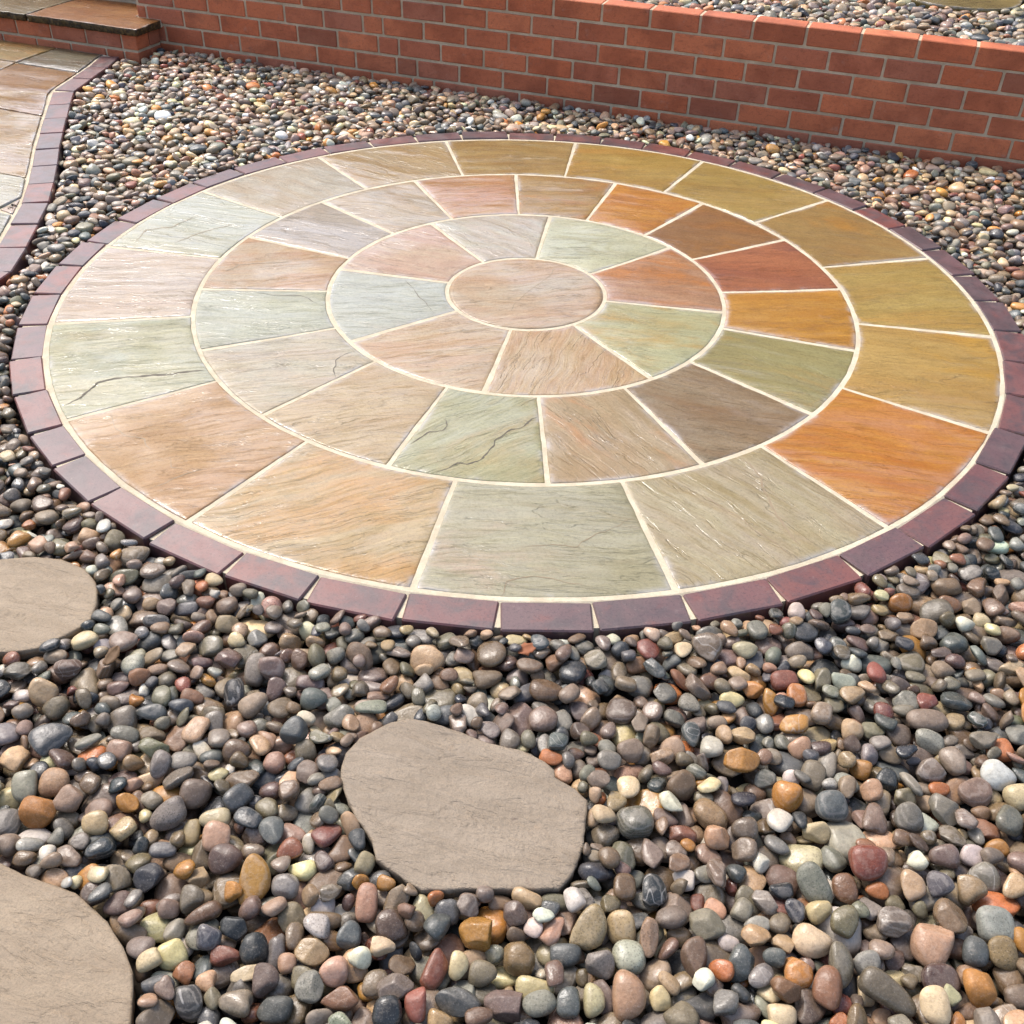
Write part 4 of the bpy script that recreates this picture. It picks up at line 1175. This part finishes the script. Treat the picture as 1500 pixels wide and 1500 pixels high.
# slabs, edging and stepping stones stand in front of pebbles only by their own height: what shows is near enough this
vis = np.bincount(ids[ids >= 0], minlength=NP_)
full = PI * (FPX * W_ / 1500 / dep) ** 2 * abc[:, 0] * abc[:, 1]
rank = np.argsort(-vis)
TOP = rank[:300]
is_top = np.zeros(NP_, bool); is_top[TOP] = True
_c = np.random.default_rng(77)
tone = PCOL[pci] * 1.02 + PCOL[pci].mean(1, keepdims=True) * np.array([.03, .012, -.02])
tone = tone * .83
tone = tone * np.exp(_c.normal(0, .15, NP_))[:, None] * (1 + _c.normal(0, .05, (NP_, 3)))
tone *= np.array([1.04, 0.995, 0.90])
dry = np.where(pos[:, 2] > .25, 1.75, 1 + .9 * np.clip((pos[:, 1] + .6) / 2.0, 0, 1))      # paler towards wall and upper bed: drier stone, sunlit brightness painted in
tone = np.clip(tone * dry[:, None], .01, .82)
spk = np.array([PAL[n][2] for n in PN])[pci] * (_c.random(NP_) < .5) * _c.uniform(.3, 1.6, NP_) * 1.4
bnd = np.array([PAL[n][3] for n in PN])[pci] * (_c.random(NP_) < .4) * _c.uniform(.5, 2.6, NP_)
rgh = np.where(_c.random(NP_) < .45, _c.uniform(.16, .3, NP_), _c.uniform(.3, .6, NP_))
off = _c.uniform(-3, 3, (NP_, 3))

def pebble_mesh(name, idx, lod, centre=None):
    T, f = LODS[lod]
    N_, nv = len(idx), T.shape[1]
    loc = T[shp[idx]] * abc[idx][:, None, :]
    w = np.einsum('nij,nvj->nvi', rots[idx], loc) + (pos[idx][:, None, :] if centre is None else 0.0)
    me = bpy.data.meshes.new(name)
    me.vertices.add(N_ * nv)
    me.vertices.foreach_set('co', w.reshape(-1).astype(np.float32))
    F = (f[None] + (np.arange(N_) * nv)[:, None, None]).reshape(-1)
    me.loops.add(len(F)); me.loops.foreach_set('vertex_index', F.astype(np.int32))
    npol = len(F) // 3
    me.polygons.add(npol)
    me.polygons.foreach_set('loop_start', np.arange(0, len(F), 3, dtype=np.int32))
    me.polygons.foreach_set('use_smooth', np.ones(npol, bool))
    rep = lambda a: np.repeat(a[idx], nv, 0)
    c4 = np.concatenate([rep(tone), np.ones((N_ * nv, 1))], 1)
    at = me.attributes.new('pc', 'FLOAT_COLOR', 'POINT'); at.data.foreach_set('color', c4.reshape(-1).astype(np.float32))
    lv = loc.reshape(-1, 3) + rep(off)
    at = me.attributes.new('lc', 'FLOAT_VECTOR', 'POINT'); at.data.foreach_set('vector', lv.reshape(-1).astype(np.float32))
    pv = np.stack([rep(spk), rep(bnd), rep(rgh)], 1)
    at = me.attributes.new('par', 'FLOAT_VECTOR', 'POINT'); at.data.foreach_set('vector', pv.reshape(-1).astype(np.float32))
    me.materials.append(M_PEB)
    me.update(calc_edges=True)
    me.validate()
    return me

size_px = 2 * np.sqrt(abc[:, 0] * abc[:, 1]) * FPX * W_ / 1500 / dep
lod = np.where(vis < 4, 3, np.where(size_px > 19, 1, np.where(size_px > 9, 2, 3)))
lod = np.where((lod == 3) & (vis >= 8), 2, lod)

# --- labels that single each of the 300 out: own look, then what lies beside it, then where it lies
WORD = dict(taupe='taupe', brown='brown', mauve='mauve brown', grey='mid grey', slate='slate blue', charcoal='charcoal', olive='olive grey', tan='tan', cream='cream', pink='dusty pink', rust='rust brown', plum='dark plum', amber='amber', white='white', orange='orange', pale='pale blue grey', red='brick red', peach='peach', lime='pale lime')
def form(i):
    a, b, c = abc[i]
    l, w = max(a, b), min(a, b)
    if SHP[shp[i]]['ang']: return 'angular'
    r = w / l
    return 'round' if r > .88 else ('oval' if r > .7 else 'elongated')
def landmark(i):
    x, y = pos[i][:2]
    def near(poly):
        P = np.array(poly); return float(np.min(np.hypot(P[:, 0] - x, P[:, 1] - y)))
    dm, dl, db, dc = near(MID), near(LEFT), near(BOTL), math.hypot(x, y) - 1.56
    if dc < 0.06: return 'against the plum brick edging'
    if dm < 0.05: return 'touching the middle stepping stone'
    if db < 0.05: return 'touching the corner stepping stone'
    if dl < 0.05: return 'touching the oval stepping stone'
    if y < -2.17 and -.52 < x < .2: return 'below the middle stepping stone'
    if x > .14 and y < -1.95: return 'right of the middle stepping stone'
    if x > .14: return 'between the patio edge and right photo edge'
    if -.3 < x <= .14 and y > -1.9: return 'between the patio and middle stepping stone'
    if x <= -.2 and y > -1.86: return 'between oval and middle stepping stones'
    return 'between corner and middle stepping stones'
TI = [int(i) for i in TOP]
vis_i = np.where(vis > 60)[0]
def beside(i):
    """the most unusual pebbles touching it in the picture, with the side they lie on"""
    dx, dy = sx[vis_i] - sx[i], sy[vis_i] - sy[i]
    dd = np.hypot(dx, dy)
    out = []
    for k in np.argsort(dd)[1:9]:
        j = vis_i[k]
        if dd[k] > (size_px[i] + size_px[j]) * .62: continue
        s_ = ('right' if dx[k] > 0 else 'left') if abs(dx[k]) > abs(dy[k]) else ('below' if dy[k] > 0 else 'above')
        out.append((PWT[pci[j]] if PN[pci[j]] != PN[pci[i]] else .2, WORD[PN[pci[j]]], s_))
    out.sort()
    return out
def size_word(i):
    s_ = size_px[i] * dep[i]
    return 'large ' if s_ > np.percentile(size_px[TOP] * dep[TOP], 80) else ('small ' if s_ < np.percentile(size_px[TOP] * dep[TOP], 20) else '')
REL = dict(right='with {} on its right', left='with {} on its left', below='with {} below it', above='with {} above it')
LAB = {}
def clip16(s): return len(s.split()) <= 16
cands = {}
for i in TI:
    f0 = WORD[PN[pci[i]]] + ' ' + form(i) + ' pebble'
    sp = 'speckled ' if spk[i] > .45 else ('banded ' if bnd[i] > .55 else '')
    L_ = landmark(i); nb = beside(i); z_ = size_word(i)
    c_ = [f0 + ' ' + L_, z_ + sp + f0 + ' ' + L_]
    for n_ in nb[:4]: c_.append(z_ + f0 + ' ' + L_ + ', ' + REL[n_[2]].format(n_[1]))
    for a_ in range(len(nb)):
        for b_ in range(a_ + 1, min(len(nb), 6)):
            if nb[a_][2] != nb[b_][2]:
                c_.append(z_ + f0 + ', ' + REL[nb[a_][2]].format(nb[a_][1]) + ', ' + nb[b_][1] + ' ' + {'right': 'at right', 'left': 'at left', 'below': 'below', 'above': 'above'}[nb[b_][2]])
    cands[i] = [c for c in c_ if clip16(c)]
from collections import Counter
for rnd in range(40):
    cnt = Counter(c for i in TI if i not in LAB for c in set(cands[i]))
    done = set(LAB.values())
    n0 = len(LAB)
    for lvl in range(12):
        for i in TI:
            if i in LAB or lvl >= len(cands[i]): continue
            c = cands[i][lvl]
            if cnt[c] == 1 and c not in done:
                LAB[i] = c; done.add(c)
    if len(LAB) == n0: break
left = [i for i in TI if i not in LAB]
grp = {}
for i in left: grp.setdefault(cands[i][0], []).append(i)
for base, ii in grp.items():
    ii.sort(key=lambda k: sx[k])
    for n_, i in enumerate(ii):
        pre = 'leftmost ' if n_ == 0 else ('rightmost ' if n_ == len(ii) - 1 else 'middle ' if len(ii) == 3 else ['second', 'third', 'fourth', 'fifth', 'sixth', 'seventh', 'eighth'][min(n_ - 1, 6)] + ' from left, ')
        LAB[i] = pre + base

for i in TI:
    o = bpy.data.objects.new('pebble', pebble_mesh('pebble', np.array([i]), 0 if size_px[i] > 30 else 1, True))
    o.location = tuple(pos[i])
    link(o)
    tag(o, LAB[i], 'pebble', 'rounded pebbles lying in the front bed')
lower = np.arange(NP_) < len(bed.P)
for nm, sel in (('pebble_bed', lower), ('upper_pebble_bed', ~lower)):
    parts_ = [np.where(sel & ~is_top & (lod == L))[0] for L in (1, 2, 3)]
    mes = [pebble_mesh('pebbles', ix, L) for ix, L in zip(parts_, (1, 2, 3)) if len(ix)]
    # one object: join the detail levels
    bmj = bmesh.new()
    o = None
    V_ = []; 
    tot = {}
    co = [np.empty(len(m.vertices) * 3, np.float32) for m in mes]
    for m, c in zip(mes, co): m.vertices.foreach_get('co', c)
    li = []
    base = 0
    for m in mes:
        a = np.empty(len(m.loops), np.int32); m.loops.foreach_get('vertex_index', a)
        li.append(a + base); base += len(m.vertices)
    me = bpy.data.meshes.new(nm)
    me.vertices.add(base); me.vertices.foreach_set('co', np.concatenate(co))
    F = np.concatenate(li)
    me.loops.add(len(F)); me.loops.foreach_set('vertex_index', F)
    me.polygons.add(len(F) // 3)
    me.polygons.foreach_set('loop_start', np.arange(0, len(F), 3, dtype=np.int32))
    me.polygons.foreach_set('use_smooth', np.ones(len(F) // 3, bool))
    for an_, ty, field, w in (('pc', 'FLOAT_COLOR', 'color', 4), ('lc', 'FLOAT_VECTOR', 'vector', 3), ('par', 'FLOAT_VECTOR', 'vector', 3)):
        buf = []
        for m in mes:
            b_ = np.empty(len(m.vertices) * w, np.float32); m.attributes[an_].data.foreach_get(field, b_); buf.append(b_)
        me.attributes.new(an_, ty, 'POINT').data.foreach_set(field, np.concatenate(buf))
    me.materials.append(M_PEB)
    me.update(calc_edges=True)
    for m in mes: bpy.data.meshes.remove(m)
    bmj.free()
    o = bpy.data.objects.new(nm, me)
    link(o)
    tag(o, 'bed of small rounded pebbles in mixed colours ' + ('round the circular patio' if nm == 'pebble_bed' else 'behind the top of the brick wall'), 'pebbles', kind='stuff')
print('PEBBLES', NP_, len(bed.P), len(ubed.P), 'lods', [int((lod == k).sum()) for k in (1, 2, 3)], 'heroes kept', int(hero.sum()), 'of top', int(hero[TOP].sum()), 'smallest top px', int(vis[TOP].min()), 'labels', len(set(LAB.values())), len(left))

# two scraps of dry leaf lying on the pebbles
M_LEAF = NT('dry_leaf').fin(lin((150, 84, 40)) * .7, 0.7)
M_LEAF2 = NT('dry_leaf_dark').fin(lin((112, 78, 36)) * .6, 0.7)
def leaf(x, y, ln_, wd_, rz, m, label, sd):
    r_ = np.random.default_rng(sd)
    V, F = [], []
    k = 9
    for i in range(k):
        t = i / (k - 1); w = wd_ * math.sin(PI * min(.97, t * .9 + .06)) ** .8
        for j in (-1, -.5, 0, .5, 1):
            V.append((ln_ * (t - .5), j * w * (1 + r_.normal(0, .16) * (abs(j) == 1)), .25 * w * abs(j) + .3 * ln_ * (t - .5) ** 2 + r_.normal(0, .0008)))
    for i in range(k - 1):
        for j in range(4):
            F.append((i * 5 + j, i * 5 + j + 1, i * 5 + j + 6, i * 5 + j + 5))
    me = mesh('leaf', V, F, m, True)
    o = obj('dry_leaf', me)
    i_, j_ = int((x - bed.x0) / CELL), int((y - bed.y0) / CELL)
    z = float(bed.H[i_ - 3:i_ + 4, j_ - 3:j_ + 4].max()) + .002
    o.location = (x, y, z); o.rotation_euler = (.15, -.2, rz)
    md = o.modifiers.new('thickness', 'SOLIDIFY'); md.thickness = .0006
    tag(o, label, 'leaf', 'scraps of dry leaf on the pebbles')
leaf(0.029, -1.615, .042, .014, .4, M_LEAF, 'curled rusty orange leaf scrap on pebbles just outside the plum brick edging', 1)
leaf(-0.795, -1.685, .046, .013, 1.2, M_LEAF2, 'dark brown dry leaf scrap on pebbles below the oval stepping stone', 2)
